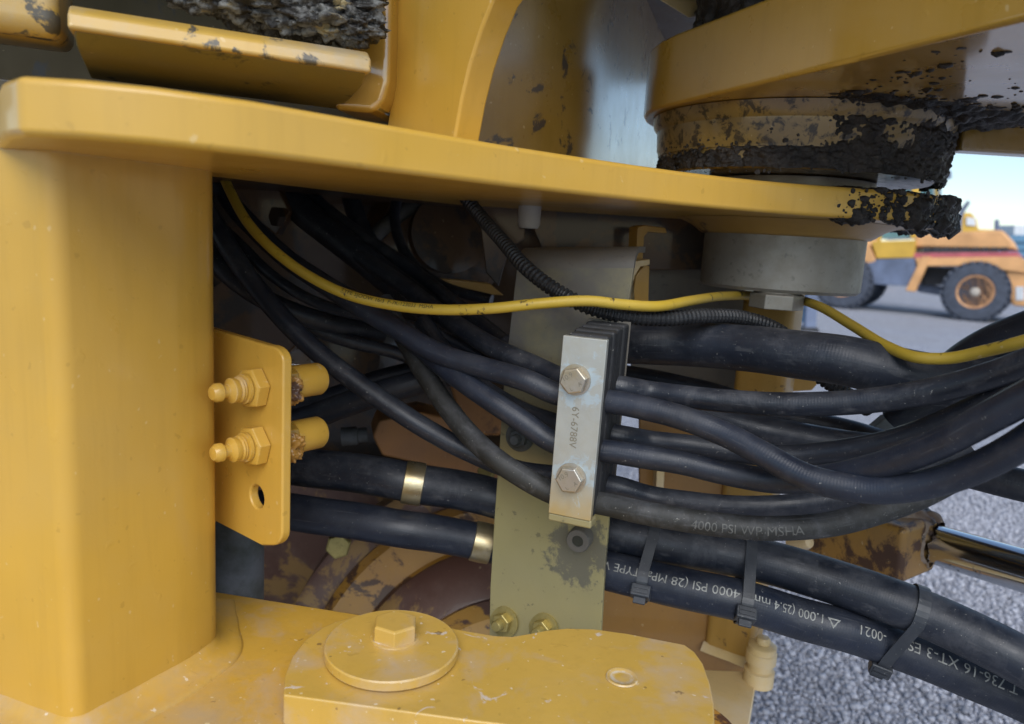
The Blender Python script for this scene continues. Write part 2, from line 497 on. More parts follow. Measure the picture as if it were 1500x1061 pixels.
def gravel_field(x0, x1, y0, y1, step, rmin, rmax):
    rng = np.random.default_rng(3)
    ph = (1 + 5 ** .5) / 2
    ico = np.array([(-1, ph, 0), (1, ph, 0), (-1, -ph, 0), (1, -ph, 0), (0, -1, ph), (0, 1, ph), (0, -1, -ph), (0, 1, -ph), (ph, 0, -1), (ph, 0, 1), (-ph, 0, -1), (-ph, 0, 1)]) / math.sqrt(1 + ph * ph)
    fc = np.array([(0, 11, 5), (0, 5, 1), (0, 1, 7), (0, 7, 10), (0, 10, 11), (1, 5, 9), (5, 11, 4), (11, 10, 2), (10, 7, 6), (7, 1, 8), (3, 9, 4), (3, 4, 2), (3, 2, 6), (3, 6, 8), (3, 8, 9), (4, 9, 5), (2, 4, 11), (6, 2, 10), (8, 6, 7), (9, 8, 1)])
    gx, gy = np.meshgrid(np.arange(x0, x1, step), np.arange(y0, y1, step))
    c = np.stack([gx.ravel(), gy.ravel()], 1)
    c = c[(c[:, 0] > c[:, 1] * .16 - .1) & (c[:, 0] < c[:, 1] * .95 + .2)]
    c = c[rng.random(len(c)) < np.clip((y1 - c[:, 1]) / 1.6, 0, 1) * np.clip((c[:, 0] - c[:, 1] * .16 + .1) / .3, 0, 1)]
    n = len(c)
    c = c + rng.uniform(-.5, .5, c.shape) * step
    rad = rng.uniform(rmin, rmax, n) * rng.choice([.7, 1, 1.25], n)
    v = ico[None] * (1 + rng.uniform(-.28, .28, (n, 12, 1)))
    v = v * rng.uniform(.7, 1.25, (n, 1, 3))
    q = rng.normal(size=(n, 4)); q /= np.linalg.norm(q, axis=1, keepdims=True)
    a, b, cc, d = q.T
    rot = np.stack([1 - 2 * (cc * cc + d * d), 2 * (b * cc - a * d), 2 * (b * d + a * cc), 2 * (b * cc + a * d), 1 - 2 * (b * b + d * d), 2 * (cc * d - a * b), 2 * (b * d - a * cc), 2 * (cc * d + a * b), 1 - 2 * (b * b + cc * cc)], 1).reshape(n, 3, 3)
    v = np.einsum('nij,nkj->nki', rot, v) * rad[:, None, None]
    v[:, :, 0] += c[:, None, 0]; v[:, :, 1] += c[:, None, 1]; v[:, :, 2] += (rad * rng.uniform(.05, .7, n))[:, None]
    f = fc[None] + (np.arange(n) * 12)[:, None, None]
    me = bpy.data.meshes.new('stones')
    me.vertices.add(n * 12); me.vertices.foreach_set('co', v.reshape(-1))
    nf = n * 20
    me.loops.add(nf * 3); me.loops.foreach_set('vertex_index', f.reshape(-1).astype(np.int32))
    me.polygons.add(nf); me.polygons.foreach_set('loop_start', np.arange(0, nf * 3, 3, dtype=np.int32))
    me.update(calc_edges=True); me.validate()
    return me
tag(link('loose_gravel', gravel_field(.1, 5.2, 1.25, 5.4, .0150, .0055, .0105), M['stone']), 'loose grey crushed stone covering the yard below the machine', 'gravel', kind='stuff')

# ---------------------------------------------------------------- crust helper (caked mud)
def crust(nu, nv, fn):
    """fn(i/nu, j/nv) -> point; an open sheet of caked dirt that dips below the metal where it ends"""
    vs, fs = [], []
    for i in range(nu + 1):
        for j in range(nv + 1):
            vs.append(fn(i / nu, j / nv))
    for i in range(nu):
        for j in range(nv):
            a = i * (nv + 1) + j
            fs.append((a, a + 1, a + nv + 2, a + nv + 1))
    return mesh(vs, fs)
def lumps(p, sc):
    d, _ = noise.voronoi(p * sc)
    return 1 - min(1, d[0] * 1.25)
def fbm(p, o=5): return noise.fractal(p, .9, 2.1, o)
def smooth(a, b, x):
    t = min(1, max(0, (x - a) / (b - a))); return t * t * (3 - 2 * t)

# ---------------------------------------------------------------- the rear frame of the machine
AX = (.427, 1.22)                                   # hinge axis
FR = thing('machine_frame', 'large mustard yellow welded steel frame with a thick column and level plates', 'machine frame', W(-.40, .80, -.5))
edge = [(-.55, .80), (-.46, .66), (-.378, .553), (-.347, .524), (-.305, .524), (-.261, .536), (-.205, .572), (-.103, .672), (-.013, .757), (.066, .820), (.13, .868), (.19, .908), (.245, .938), (.30, .961), (.345, .974), (.39, .982)]
arc = []
for k in range(16):
    th = R(270 + k * 10.5)
    arc.append((AX[0] + .232 * math.cos(th), AX[1] + .236 * math.sin(th)))
back = [(.60, 1.75), (.2, 1.75), (-.08, 1.36), (-.25, 1.12), (-.36, .90)]
link('upper_plate', prism(edge + arc + back, .048, .088), M['yellow'], FR, bevel=.006, segs=3)
link('added_roof_plate', prism([(-1.0, .92), (-.40, .92), (-.22, 1.12), (-.05, 1.37), (.2, 1.76), (.62, 1.76), (.62, 2.1), (-1.0, 2.1)], .052, .082), M['yellow_shaded'], FR)  # added roof that stops light leaking into the cavity from above
# column
colm = [(-.62, .72), (-.40, .638), (-.338, .752), (-.325, .80), (-.375, .875), (-.50, .98), (-.66, .95)]
cm = prism(colm, -.5, .0485)
o = link('column', cm, M['yellow'], FR)
bm = bmesh.new(); bm.from_mesh(cm)
ed = [e for e in bm.edges if abs(e.verts[0].co.z - e.verts[1].co.z) > .3]
bmesh.ops.bevel(bm, geom=ed, offset=.016, segments=5, affect='EDGES', profile=.5)
bm.to_mesh(cm); bm.free()
cm.polygons.foreach_set('use_smooth', [True] * len(cm.polygons)); cm.set_sharp_from_angle(angle=R(50))
# lower plate
low = [(-.95, .30), (.12, .30), (.15, .34), (.15, .72), (.11, .80), (.06, .852), (.003, .869), (-.19, .903), (-.386, .939), (-.95, 1.04)]
link('lower_plate', prism(low, -.545, -.5), M['yellow_floor'], FR, bevel=.005)
# weld beads
def bead(pts, r, name='weld_bead', mat='weld', par=FR, squash=1.0, step=.006):
    p = Path(pts, step)
    me = tube(p, r, 14, rf=lambda s: r * (1 + .012 * math.sin(s * 400) + .10 * noise.noise(Vector((s * 40, 0, 0)))))
    return link(name, me, M[mat], par, smooth=60)
def foot_fillet(path, prof):
    p = Path(path, .006); vs = []; fs = []; m = len(prof)
    for q, t in zip(p.p, p.t):
        out_ = Vector((t.y, -t.x, 0)).normalized()
        for o_, h_ in prof:
            vs.append(q + out_ * (o_ + .0015 * noise.noise(q * 30 + Vector((0, 0, h_ * 80)))) + Vector((0, 0, h_)))
    for i in range(len(p.p) - 1):
        for k in range(m - 1):
            a_ = i * m + k
            fs.append((a_, a_ + 1, a_ + m + 1, a_ + m))
    return mesh(vs, fs)
link('weld_bead', foot_fillet([W(-.62, .722, -.5), W(-.50, .677, -.5), W(-.43, .648, -.5), W(-.408, .639, -.5), W(-.393, .647, -.5), W(-.374, .682, -.5), W(-.338, .750, -.5), W(-.330, .792, -.5), W(-.352, .84, -.5), W(-.38, .90, -.5)],
     [(-.012, .020), (.001, .016), (.006, .010), (.014, .006), (.024, .0042), (.030, .0032), (.033, .0014), (.034, -.002)]), M['yellow_floor'], FR, smooth=70)
# standing rib and the hollow shell behind it
ry = R(-49)
ro_ = (-.156, .95)
ribp = [PV(x, y, ro_, ry) for x, y in [(560, 222), (572, 150), (574, 60), (572, -60), (768, -60), (742, -30), (722, 0), (704, 45), (688, 95), (676, 145), (668, 190), (662, 222)]]
for q in ribp:
    q.z = max(q.z, EYE.z + .0885)
link('rib_plate', extrude(ribp, Vector((.76, .65, 0)) * .036), M['yellow'], FR, bevel=.004, segs=3)
def shell():
    pth = catmull([W(-.10, 1.06, 0), W(-.035, 1.11, 0), W(.035, 1.17, 0), (W(.105, 1.26, 0)), W(.195, 1.52, 0), W(.31, 1.88, 0), W(.47, 2.36, 0), W(.58, 2.7, 0)], .02)
    vs = []; fs = []; n = len(pth) - 1
    for k, p in enumerate(pth):
        t = (pth[min(k + 1, n)] - pth[max(k - 1, 0)]).normalized()
        o_ = Vector((-t.y, t.x, 0))
        for rr in (0, .025):
            for z in (.0885, .4995):
                q = p + o_ * rr
                vs.append(Vector((q.x, q.y, EYE.z + z)))
    for k in range(n):
        a = k * 4; b_ = a + 4
        fs += [(a, a + 1, b_ + 1, b_), (a + 2, b_ + 2, b_ + 3, a + 3), (a + 1, a + 3, b_ + 3, b_ + 1), (a, b_, b_ + 2, a + 2)]
    fs += [(0, 2, 3, 1), (4 * n, 4 * n + 1, 4 * n + 3, 4 * n + 2)]
    return mesh(vs, fs)
M['shell_shaded'] = paint('shaded_shell_paint', base=(.25, .145, .022), rough=.30, dirt=.14, dscale=22, dust=.3, coat=1.0, crough=.26, peel=.5)  # base darkened to hold the shade of the hollow
link('curved_shell', shell(), M['shell_shaded'], FR, smooth=40)
link('shell_flange', extrude([P(945, -12, 1.22), P(1010, 28, 1.22), P(1060, 20, 1.3), P(990, -40, 1.3)], Vector((.01, .02, .03))), M['weld'], FR, bevel=.004)
link('web_plate', box(W(-.60, 1.16, .253), Vector((1, .06, 0)), Vector((-.06, 1, 0)), Vector((0, 0, 1)), .52, .02, .169), M['web_shaded'], FR)
link('added_shade_plate', box(W(-.275, 1.53, .52), Vector((1, 0, 0)), Vector((0, 1, 0)), Z, 1.025, .87, .02), M['yellow_shaded'], FR)  # added out of view to shade the shell and the cavity
# boss under the upper plate, steel bush and its bolt
A0 = W(AX[0], AX[1], 0)
link('pivot_boss', lathe(A0, Z, [(.128, .0245), (.134, .028), (.148, .038), (.172, .0475)], 64), M['orange_int'], FR, smooth=50)
link('pivot_bush', lathe(A0, Z, [(.119, -.060), (.124, -.055), (.124, .0243), (.120, .0244)], 72), M['bush'], FR, smooth=30)
pb = link('bush_bolt', join(hexhead(A0 + Vector((-.03, -.088, -.085)), Z, .040, .024, spin=.3), lathe(A0 + Vector((-.03, -.088, -.0655)), Z, [(.030, 0), (.030, .006)], 32)), M['bush'], FR, bevel=.0015)
# added walls that keep light out of the cavity, ribs, panels in the shade
link('added_rear_wall', box(W(-.42, 1.90, -.45), Vector((1, 0, 0)), Vector((0, 1, 0)), Z, .63, .02, .52), M['yellow_shaded'], FR)
link('added_floor_plate', box(W(-.35, 1.42, -1.05), Vector((1, 0, 0)), Vector((0, 1, 0)), Z, .60, .46, .016), M['yellow_shaded'], FR)  # added below to block light bounced up from the ground
link('added_side_wall', box(W(-.86, 1.42, -.45), Vector((1, 0, 0)), Vector((0, 1, 0)), Z, .02, .46, .50), M['yellow_shaded'], FR)
def panel(name, pts, d, th, mat, par=FR, yaw=0.0, bev=.002, **kw):
    c = P(pts[0][0], pts[0][1], d)
    ps = [PV(x, y, (c.x, c.y), yaw) for x, y in pts]
    return link(name, extrude(ps, Vector((-math.sin(yaw), math.cos(yaw), 0)) * th), M[mat] if isinstance(mat, str) else mat, par, bevel=bev, **kw)
panel('web_panel', [(760, 285), (1050, 305), (1050, 396), (935, 396), (800, 380)], 1.32, .012, 'yellow_shaded')
panel('grey_panel', [(925, 374), (1093, 374), (1093, 574), (925, 574)], 1.40, .012, 'bracket_grey')
panel('gusset', [(934, 333), (944, 330), (975, 334), (978, 342), (950, 340), (944, 347), (942, 384), (932, 384)], 1.20, .03, 'orange_int', yaw=R(20))
panel('gusset', [(926, 383), (952, 380), (952, 388), (938, 391), (930, 405), (924, 450), (944, 450), (930, 452), (915, 452)], 1.10, .022, 'weld', yaw=R(20))
panel('gusset', [(944, 388), (952, 390), (950, 452), (926, 452), (931, 405)], 1.13, .02, 'orange_int', yaw=R(20))
panel('inner_panel', [(880, 718), (937, 718), (937, 575), (1098, 575), (1098, 1040), (880, 1040)], 1.36, .014, 'panel_shaded')
panel('stiffener', [(962, 684), (974, 684), (972, 735), (960, 735)], 1.30, .03, 'weld')
# post with its foot
pc = P(1131, 500, 1.30)
pm = prism([(pc.x - .062, pc.y + .0), (pc.x + .012, pc.y - .05), (pc.x + .058, pc.y + .018), (pc.x - .016, pc.y + .068)], -.745, -.069)
bm = bmesh.new(); bm.from_mesh(pm)
bmesh.ops.bevel(bm, geom=[e for e in bm.edges if abs(e.verts[0].co.z - e.verts[1].co.z) > .3], offset=.016, segments=5, affect='EDGES', profile=.5)
bm.to_mesh(pm); bm.free()
link('post', pm, M['orange_int'], FR, smooth=50)
fl = [PZ(x, y, -.745) for x, y in [(1110, 984), (1094, 1085), (900, 1085), (900, 975)]]
link('foot_plate', extrude(fl, Vector((0, 0, -.03))), M['weld'], FR, bevel=.003)
link('weld_bead', foot_fillet([W(pc.x - .062, pc.y, -.745), W(pc.x - .02, pc.y - .03, -.745), W(pc.x + .012, pc.y - .05, -.745), W(pc.x + .03, pc.y - .025, -.745), W(pc.x + .058, pc.y + .018, -.745)],
     [(-.004, .012), (.002, .010), (.005, .006), (.009, .002), (.011, -.001)]), M['weld'], FR, smooth=70)
panel('post_flange', [(1140, 548), (1172, 552), (1200, 560), (1190, 572), (1135, 576)], 1.36, .02, 'orange_int')

# mud caked on the end of the upper plate
def plate_mud(u, v):
    th = R(228 + 150 * u)
    # profile goes over the rim of the plate: top, side, underside
    h = v * 3
    if h < 1: rr, zz, nr, nz = .232 - .05 * (1 - h), .088, .2, 1
    elif h < 2: rr, zz, nr, nz = .232, .088 - .04 * (h - 1), 1, .25 * (1.5 - h) * 2
    else: rr, zz, nr, nz = .232 - .06 * (h - 2), .048, .2, -1
    L = math.hypot(nr, nz); nr /= L; nz /= L
    b = Vector((AX[0] + rr * math.cos(th), AX[1] + rr * math.sin(th), zz))
    m = smooth(.16, .34, u + .10 * fbm(b * 14) + .04 * (v - .5))
    if h > 2: m *= 1 - smooth(.05, .7, h - 2 + .3 * fbm(b * 20))
    a = -.006 + m * (.009 + .004 * smooth(.4, .95, u)) + (.005 + .004 * m) * fbm(b * 22) * m + m * .008 * (lumps(b, 60) - .35) + m * .005 * (lumps(b, 150) - .3)
    if h < 1: a *= .45
    p = b + Vector((math.cos(th) * nr, math.sin(th) * nr, nz)) * a
    return p + Vector((0, 0, EYE.z))
tag(link('caked_mud', crust(230, 90, plate_mud), M['mud'], FR, smooth=80), kind='stuff')

# ---------------------------------------------------------------- hitch arm above (the other half of the hinge)
AR = thing('hitch_arm', 'dirty yellow steel arm with a round mud caked boss above the upper plate', 'loader arm', W(AX[0], AX[1], .09))
e = Vector((.387, -.922, 0))
nrm = Vector((-.922, -.387, 0))
ap = []
a0 = math.atan2(nrm.y, nrm.x)
for k in range(17):
    th = a0 - R(165) * (1 - k / 16)
    ap.append((AX[0] + .24 * math.cos(th), AX[1] + .24 * math.sin(th)))
f1 = Vector((AX[0], AX[1], 0)) + nrm * .24 + e * 1.0
ap += [(f1.x, f1.y), (1.25, .30), (1.25, 1.13), (.80, 1.13)]
M['yellow_under'] = M['yellow_arm']
link('arm_plate', prism(ap, .2, .30), M['yellow_arm'], AR, bevel=.006, segs=3)
link('arm_flange', box(W(.98, 1.15, .245), Vector((1, 0, 0)), Vector((0, 1, 0)), Z, .34, .018, .082), M['yellow_arm'], AR, bevel=.005)
link('barrel', lathe(A0, Z, [(.10, .112), (.200, .112), (.207, .118), (.209, .140), (.211, .1405), (.212, .146), (.214, .150), (.216, .178), (.222, .186), (.224, .199)], 96), M['yellow_barrel'], AR, smooth=30)
link('shim_ring', lathe(A0, Z, [(.090, .0885), (.124, .0885), (.126, .092), (.126, .110), (.090, .1115)], 80), M['bush'], AR, smooth=30)
def barrel_mud(u, v):
    th = R(150 + 215 * u)
    z = .113 + .093 * v
    b = Vector((AX[0] + .208 * math.cos(th), AX[1] + .211 * math.sin(th), z))
    right = smooth(.41, .56, u + .07 * fbm(b * 16))
    low = smooth(.46, .16, v + .20 * fbm(b * 20) - .05 * u)
    top = smooth(.80, .98, v + .16 * fbm(b * 18)) * .5
    left = smooth(.28, .12, u + .1 * fbm(b * 14)) * .6
    m = max(right, low, top * (.4 + .6 * u), left)
    a = -.005 + m * (.0075 + .008 * smooth(.50, .85, u)) + m * (.005 * fbm(b * 20) + .005 * (lumps(b, 70) - .35) + .0045 * (lumps(b, 170) - .3))
    a += (1 - m) * .0032 * max(0, lumps(b, 90) * 2 * fbm(b * 9))
    a += right * .010 * smooth(.75, 1, v)
    dz = -right * .003 * (1 - v) * (1 + fbm(b * 25)) 
    return Vector((b.x + math.cos(th) * a, b.y + math.sin(th) * a, z + dz + EYE.z))
tag(link('caked_mud', crust(340, 80, barrel_mud), M['mud'], AR, smooth=80), kind='stuff')
def under_mud(u, v):
    th = R(235 + 125 * u); rr = .205 + .17 * v
    b = Vector((AX[0] + rr * math.cos(th), AX[1] + rr * math.sin(th), .2))
    ex = (b - Vector((AX[0], AX[1], .2))).dot(nrm)
    if ex > .228: b = b - nrm * (ex - .228)
    m = smooth(1.0, .25, v * (1.9 - .9 * smooth(.3, .8, u)) + .45 * fbm(b * 13)) * smooth(.05, .4, u) * (1 - smooth(.45, .9, v + .3 * fbm(b * 9)))
    a = -.005 + m * .012 + m * (.008 * (lumps(b, 50) - .3) + .006 * fbm(b * 30)) 
    a += .006 * max(0, lumps(b, 38) - .62) * 4 * smooth(1, .3, v) * smooth(.3, .7, u)
    return Vector((b.x, b.y, b.z - a + EYE.z))
tag(link('caked_mud', crust(200, 80, under_mud), M['mud'], AR, smooth=80), kind='stuff')
def speck_field(n, place, rmin, rmax, squash):
    rng = random.Random(11); bm = bmesh.new()
    for i in range(n):
        q = place(rng)
        if q is None: continue
        c, nv = q
        r = rmin + (rmax - rmin) * rng.random() ** 3
        a_, b_, c_ = frame(nv)
        res = bmesh.ops.create_icosphere(bm, subdivisions=1, radius=1)
        jit = [rng.uniform(.6, 1.35) for _ in range(3)]
        for v in res['verts']:
            k = 1 + rng.uniform(-.25, .25); w_ = v.co.copy()
            v.co = c + (a_ * w_.x * jit[0] + b_ * w_.y * jit[1] + c_ * w_.z * squash * jit[2]) * r * k
    me = bpy.data.meshes.new('specks'); bm.to_mesh(me); bm.free(); return me
def under_spot(rng):
    th = R(rng.uniform(262, 352)); rr = .22 + .26 * rng.random() ** 1.9
    p = Vector((AX[0] + rr * math.cos(th), AX[1] + rr * math.sin(th), .2))
    if (p - Vector((AX[0], AX[1], .2))).dot(nrm) > .22 or rng.random() > .35 + .9 * fbm(p * 16): return None
    return p + Z * EYE.z, Vector((0, 0, -1))
tag(link('mud_specks', speck_field(900, under_spot, .0015, .0085, .55), M['mud'], AR, smooth=60), kind='stuff')
def rim_spot(rng):
    th = R(rng.uniform(255, 345)); z = .048 + .04 * rng.random()
    p = Vector((AX[0] + .2325 * math.cos(th), AX[1] + .2365 * math.sin(th), z))
    if rng.random() > smooth(250, 300, math.degrees(th)) + .3 * fbm(p * 20): return None
    return p + Z * EYE.z, Vector((math.cos(th), math.sin(th), 0))
tag(link('mud_specks', speck_field(700, rim_spot, .001, .006, .5), M['mud'], FR, smooth=60), kind='stuff')
def barrel_spot(rng):
    th = R(rng.uniform(185, 345)); z = .105 + .09 * rng.random()
    d = abs(math.degrees(th) - 262) / 70
    p = Vector((AX[0] + .213 * math.cos(th), AX[1] + .213 * math.sin(th), z))
    if rng.random() > .12 + d * .8 + .5 * fbm(p * 18): return None
    return p + Z * EYE.z, Vector((math.cos(th), math.sin(th), 0))
tag(link('mud_specks', speck_field(1500, barrel_spot, .001, .0042, .5), M['mud'], AR, smooth=60), kind='stuff')
def top_mud(u, v):
    th = R(150 + 200 * u); z = .298 + .22 * v
    b = Vector((AX[0] + .165 * math.cos(th), AX[1] + .165 * math.sin(th), z))
    a = .012 * fbm(b * 14) + .010 * lumps(b, 60) + .012 * smooth(.25, 0, v)
    return Vector((b.x + math.cos(th) * a, b.y + math.sin(th) * a, z + EYE.z))
link('arm_hub', lathe(A0, Z, [(.16, .301), (.16, .499)], 48), M['yellow_barrel'], AR, smooth=30)
tag(link('caked_mud', crust(140, 70, top_mud), M['mud'], AR, smooth=80), kind='stuff')

# ---------------------------------------------------------------- worn stop block at the top left
SB = thing('stop_block', 'worn yellow block with dark clumps of dirt on top, upper left', 'stop block', PZ(320, 70, .165))
Al, Ar_ = PZ(98, 38, .165), PZ(545, 104, .165)
ee = (Ar_ - Al).normalized(); nn = Vector((-ee.y, ee.x, 0))
def bar(pa, L, prof, skew=0.0):
    return extrude([pa + nn * a + Vector((0, 0, b)) + ee * (skew * a) for a, b in prof], ee * L)
M['worn'] = paint('worn_yellow_paint', wear_glint=1.0, base=(.50, .31, .06), rough=.42, dirt=.22, dscale=16, dust=.9, dustcol=(.33, .33, .30), dirtcol=(.05, .05, .045))
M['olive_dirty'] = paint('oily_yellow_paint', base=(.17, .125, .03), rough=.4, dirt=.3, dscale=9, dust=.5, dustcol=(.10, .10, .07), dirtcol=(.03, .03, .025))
link('block_body', bar(Al, (Ar_ - Al).length, [(0, -.001), (.004, .013), (.018, .022), (.16, .026), (.16, .002), (.004, -.002)]), M['worn'], SB, bevel=.005, segs=3)
link('block_body', bar(PZ(20, 40, .17) - ee * .05, (PZ(98, 52, .17) - PZ(20, 40, .17)).length + .045, [(-.012, .0), (-.014, .09), (.12, .09), (.12, .002), (.0, -.006)]), M['worn'], SB, bevel=.012, segs=4)
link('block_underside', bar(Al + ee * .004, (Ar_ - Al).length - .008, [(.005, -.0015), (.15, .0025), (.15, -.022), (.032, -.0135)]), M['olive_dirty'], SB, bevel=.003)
link('base_bar', bar(Al + nn * .07 + Vector((0, 0, -.06)) - ee * .2, (Ar_ - Al).length + .14, [(.02, .0), (.02, .02), (.12, .02), (.12, -.006)]), M['recess_shade'], SB, bevel=.003)
sp = panel('side_block', [(486, 160), (498, 120), (505, -60), (572, -60), (571, 60), (569, 120), (560, 152), (545, 165)], .90, .09, 'yellow_arm', SB, yaw=R(-8), bev=.012, segs=4)
def clump(c, r, seed, fl=.7):
    bm = bmesh.new()
    bmesh.ops.create_icosphere(bm, subdivisions=5, radius=1)
    for v in bm.verts:
        p = v.co + Vector((seed * 3.1, seed, 0))
        k = 1 + .45 * fbm(p * 1.6) + .28 * (lumps(p, 3.5) - .4) + .12 * (lumps(p, 9) - .4)
        v.co = Vector(c) + Vector((v.co.x * r * k * 1.35, v.co.y * r * k, v.co.z * r * k * fl))
    me = bpy.data.meshes.new('clump'); bm.to_mesh(me); bm.free(); return me
b = NB('grey_dirt')
cc = b.mix(b.ramp(b.noise(45, 6, .7), .46, .60), (.014, .012, .010), (.16, .16, .15))
cc = b.mix(b.ramp(b.noise(30, 5, .6), .60, .68), cc, (.30, .24, .12))
M['grey_dirt'] = b.done(cc, .55, 0, b.bump(b.noise(200, 5), .8, .002))
cl = [clump(P(x, y, d), r, i) for i, (x, y, d, r) in enumerate([(300, -12, .80, .030), (365, 2, .81, .036), (430, 22, .83, .040), (478, 30, .83, .034), (515, 40, .83, .026), (500, 5, .84, .038), (440, -15, .84, .036), (380, -30, .83, .03)])]
tag(link('dirt_clumps', join(*cl), M['grey_dirt'], SB, smooth=80), kind='stuff')

# ---------------------------------------------------------------- bracket plate carrying the clamp
BY = R(-22)
tv = Vector((math.cos(BY), math.sin(BY), 0))          # along the clamp face, to the right
mv = Vector((-math.sin(BY), math.cos(BY), 0))         # away from the eye
bo = (.1175, .978)
def bp(x, y): return PV(x, y, bo, BY)
MB_ = thing('mounting_bracket', 'upright olive grey steel plate with worn zinc behind the hose clamp', 'bracket', bp(800, 925))
out = [(757, 392), (748, 470), (738, 560), (731, 660), (724, 760), (718, 860), (716, 960), (878, 968), (884, 860), (891, 770), (895, 690), (906, 560), (920, 450), (928, 392)]
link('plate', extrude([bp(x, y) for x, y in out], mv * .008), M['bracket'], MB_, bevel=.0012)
tp = [bp(757, 393), bp(928, 393)]
bend = []
for k in range(9):
    th = R(90 * k / 8)
    bend.append((.028 * (1 - math.cos(th)), .028 * math.sin(th)))
bend2 = [(.060, .028), (.060, .020)] + [(.008 + .020 * (1 - math.cos(R(90 * k / 8))), .020 * math.sin(R(90 * k / 8))) for k in range(8, -1, -1)]
sect = bend + bend2
vecs = [tp[0] + mv * a + Vector((0, 0, b)) for a, b in sect]
link('bent_flange', extrude(vecs, tp[1] - tp[0]), M['bracket_grey'], MB_, smooth=40)
link('spacer_tube', lathe(bp(853, 785) - mv * .022, mv, [(.008, .022), (.008, 0), (.0155, 0), (.0165, .002), (.0165, .022)], 32), M['bracket_grey'], MB_, smooth=40)
link('spacer_bore', lathe(bp(853, 785) - mv * .0205, mv, [(.0085, 0), (.0085, .002)], 24), M['print_bore'], MB_)  # black disc paints in the dark of the tube mouth
def nut(c, ax, r, par, mat='brass', stud=.7, name='nut'):
    ax = Vector(ax).normalized()
    o = link(name, join(lathe(c, ax, [(r * 1.75, 0), (r * 1.75, .003), (r * 1.55, .0035)], 40)), M[mat], par, smooth=30)
    link('hex_nut', hexhead(c + ax * .003, ax, r * 1.12, r * .85, spin=.4), M[mat], o, bevel=.0008)
    link('stud', lathe(c + ax * .003, ax, [(r * .62, 0), (r * .62, r * 1.6), (r * .5, r * 1.75), (.0005, r * 1.78)], 24), M[mat], o, smooth=40)
nut(bp(739, 910), -mv + Vector((-.15, 0, .1)), .0135, MB_, name='washer')
nut(bp(797, 920), -mv + Vector((-.15, 0, .1)), .0135, MB_, name='washer')
nut(bp(762, 640), -mv, .012, MB_, mat='cast', name='washer')

# ---------------------------------------------------------------- hose clamp
cc0 = P(848, 627, .88)
HC = thing('hose_clamp', 'zinc plated clamp bar with two hex bolts over a black rubber block', 'hose clamp', cc0 - Z * .12)
zt = Vector((0, 0, 1))
bh = .1095
vtilt = (Z + tv * .012).normalized()
link('clamp_bar', box(cc0 - mv * .004, tv, mv, vtilt, .0268, .0045, bh), M['zinc'], HC, bevel=.0012)
link('bar_foot', box(cc0 + mv * .004 - vtilt * (bh + .005), tv, mv, vtilt, .0278, .011, .0055), M['bracket'], HC, bevel=.003, segs=3)
rb = []
for k, (d0, d1, ins, zo) in enumerate([(.001, .024, .0015, .001), (.0255, .047, .0005, .004), (.0485, .071, .0015, .006), (.0725, .095, .0, .008)]):
    link('rubber_block', box(cc0 + mv * (d0 + d1) / 2 + tv * .001 + vtilt * zo, tv, mv, vtilt, .0262 - ins, (d1 - d0) / 2, bh + .002), M['block'], HC, bevel=.004, segs=3)
link('back_plate', box(cc0 + mv * .0965 + vtilt * .008, tv, mv, vtilt, .028, .0013, bh + .004), M['bracket_grey'], HC, bevel=.0006)
def stamp(s, size, org, ux, uy, off, mat, par, name='lettering'):
    me = text_mesh(s, size)
    xs = [v.co.x for v in me.vertices]; ys = [v.co.y for v in me.vertices]
    cx, cy = (min(xs) + max(xs)) / 2, (min(ys) + max(ys)) / 2
    nz = ux.cross(uy).normalized()
    if nz.dot(EYE - org) < 0: nz = -nz
    for v in me.vertices:
        v.co = org + ux * (v.co.x - cx) + uy * (v.co.y - cy) + nz * off
    return link(name, me, mat, par)
for (x, y, sp_) in ((848, 554, .25), (834, 703, .1)):
    c = P(x, y, .876)
    c = c + mv * ((cc0 - mv * .0088 - c).dot(mv))
    bl = link('bolt', lathe(c, -mv, [(.0185, 0), (.0185, .0015), (.016, .0017)], 40), M['bolt'], HC, smooth=30)
    link('bolt_head', hexhead(c - mv * .0016, -mv, .0165, .0105, spin=sp_, ch=.10), M['bolt'], bl, bevel=.0008)
    fc = c - mv * .0122
    ux = (tv * .8 + vtilt * .6).normalized(); uy = (vtilt * .8 - tv * .6).normalized()
    stamp('10.9', .0085, fc + uy * .0075 - ux * .002, ux, uy, .0003, M['stamp'], bl)
    stamp('A', .007, fc - uy * .0070 + ux * .006, ux, uy, .0003, M['stamp'], bl)
    stamp('L', .006, fc - uy * .0070 - ux * .006, ux, uy, .0003, M['stamp'], bl)
stamp('6Y-6788V', .0125, P(842, 626, .875) + mv * ((cc0 - mv * .0086 - P(842, 626, .875)).dot(mv)), -vtilt, tv, .0003, M['stamp'], HC)

# ---------------------------------------------------------------- hoses
HG = 'black hydraulic hoses of the hinge'
HS = {}
def hose(pts, r, label, mat='rubber', n=20, name='hydraulic_hose', group=HG, cat='hose', step=.008):
    wp = [P(*q) for q in pts]
    if pts[-1][0] >= 1520:                              # carry on out of the picture towards the other half of the machine
        t = (wp[-1] - wp[-2]).normalized()
        for k in range(1, 8):
            t = (t * .72 + Vector((.92, .30, -.12 + .02 * (len(wp) % 5))) * .28).normalized()
            wp.append(wp[-1] + t * .11)
    p = Path(wp, step)
    if r > .01:
        for i, v in enumerate(p.p):
            p.p[i] = v + Vector((0, noise.noise(v * 11) * .0022, noise.noise(v * 11 + Vector((9, 4, 2))) * .0022))
    o = link(name, tube(p, r, n), M[mat], None, smooth=60)
    tag(o, label, cat, group)
    return o, p
rs = .0142
def px_of(p):
    v = p - EYE; d = v.dot(fw)
    return (750 + F * v.dot(rt) / d, 530.5 - F * v.dot(up) / d, d)
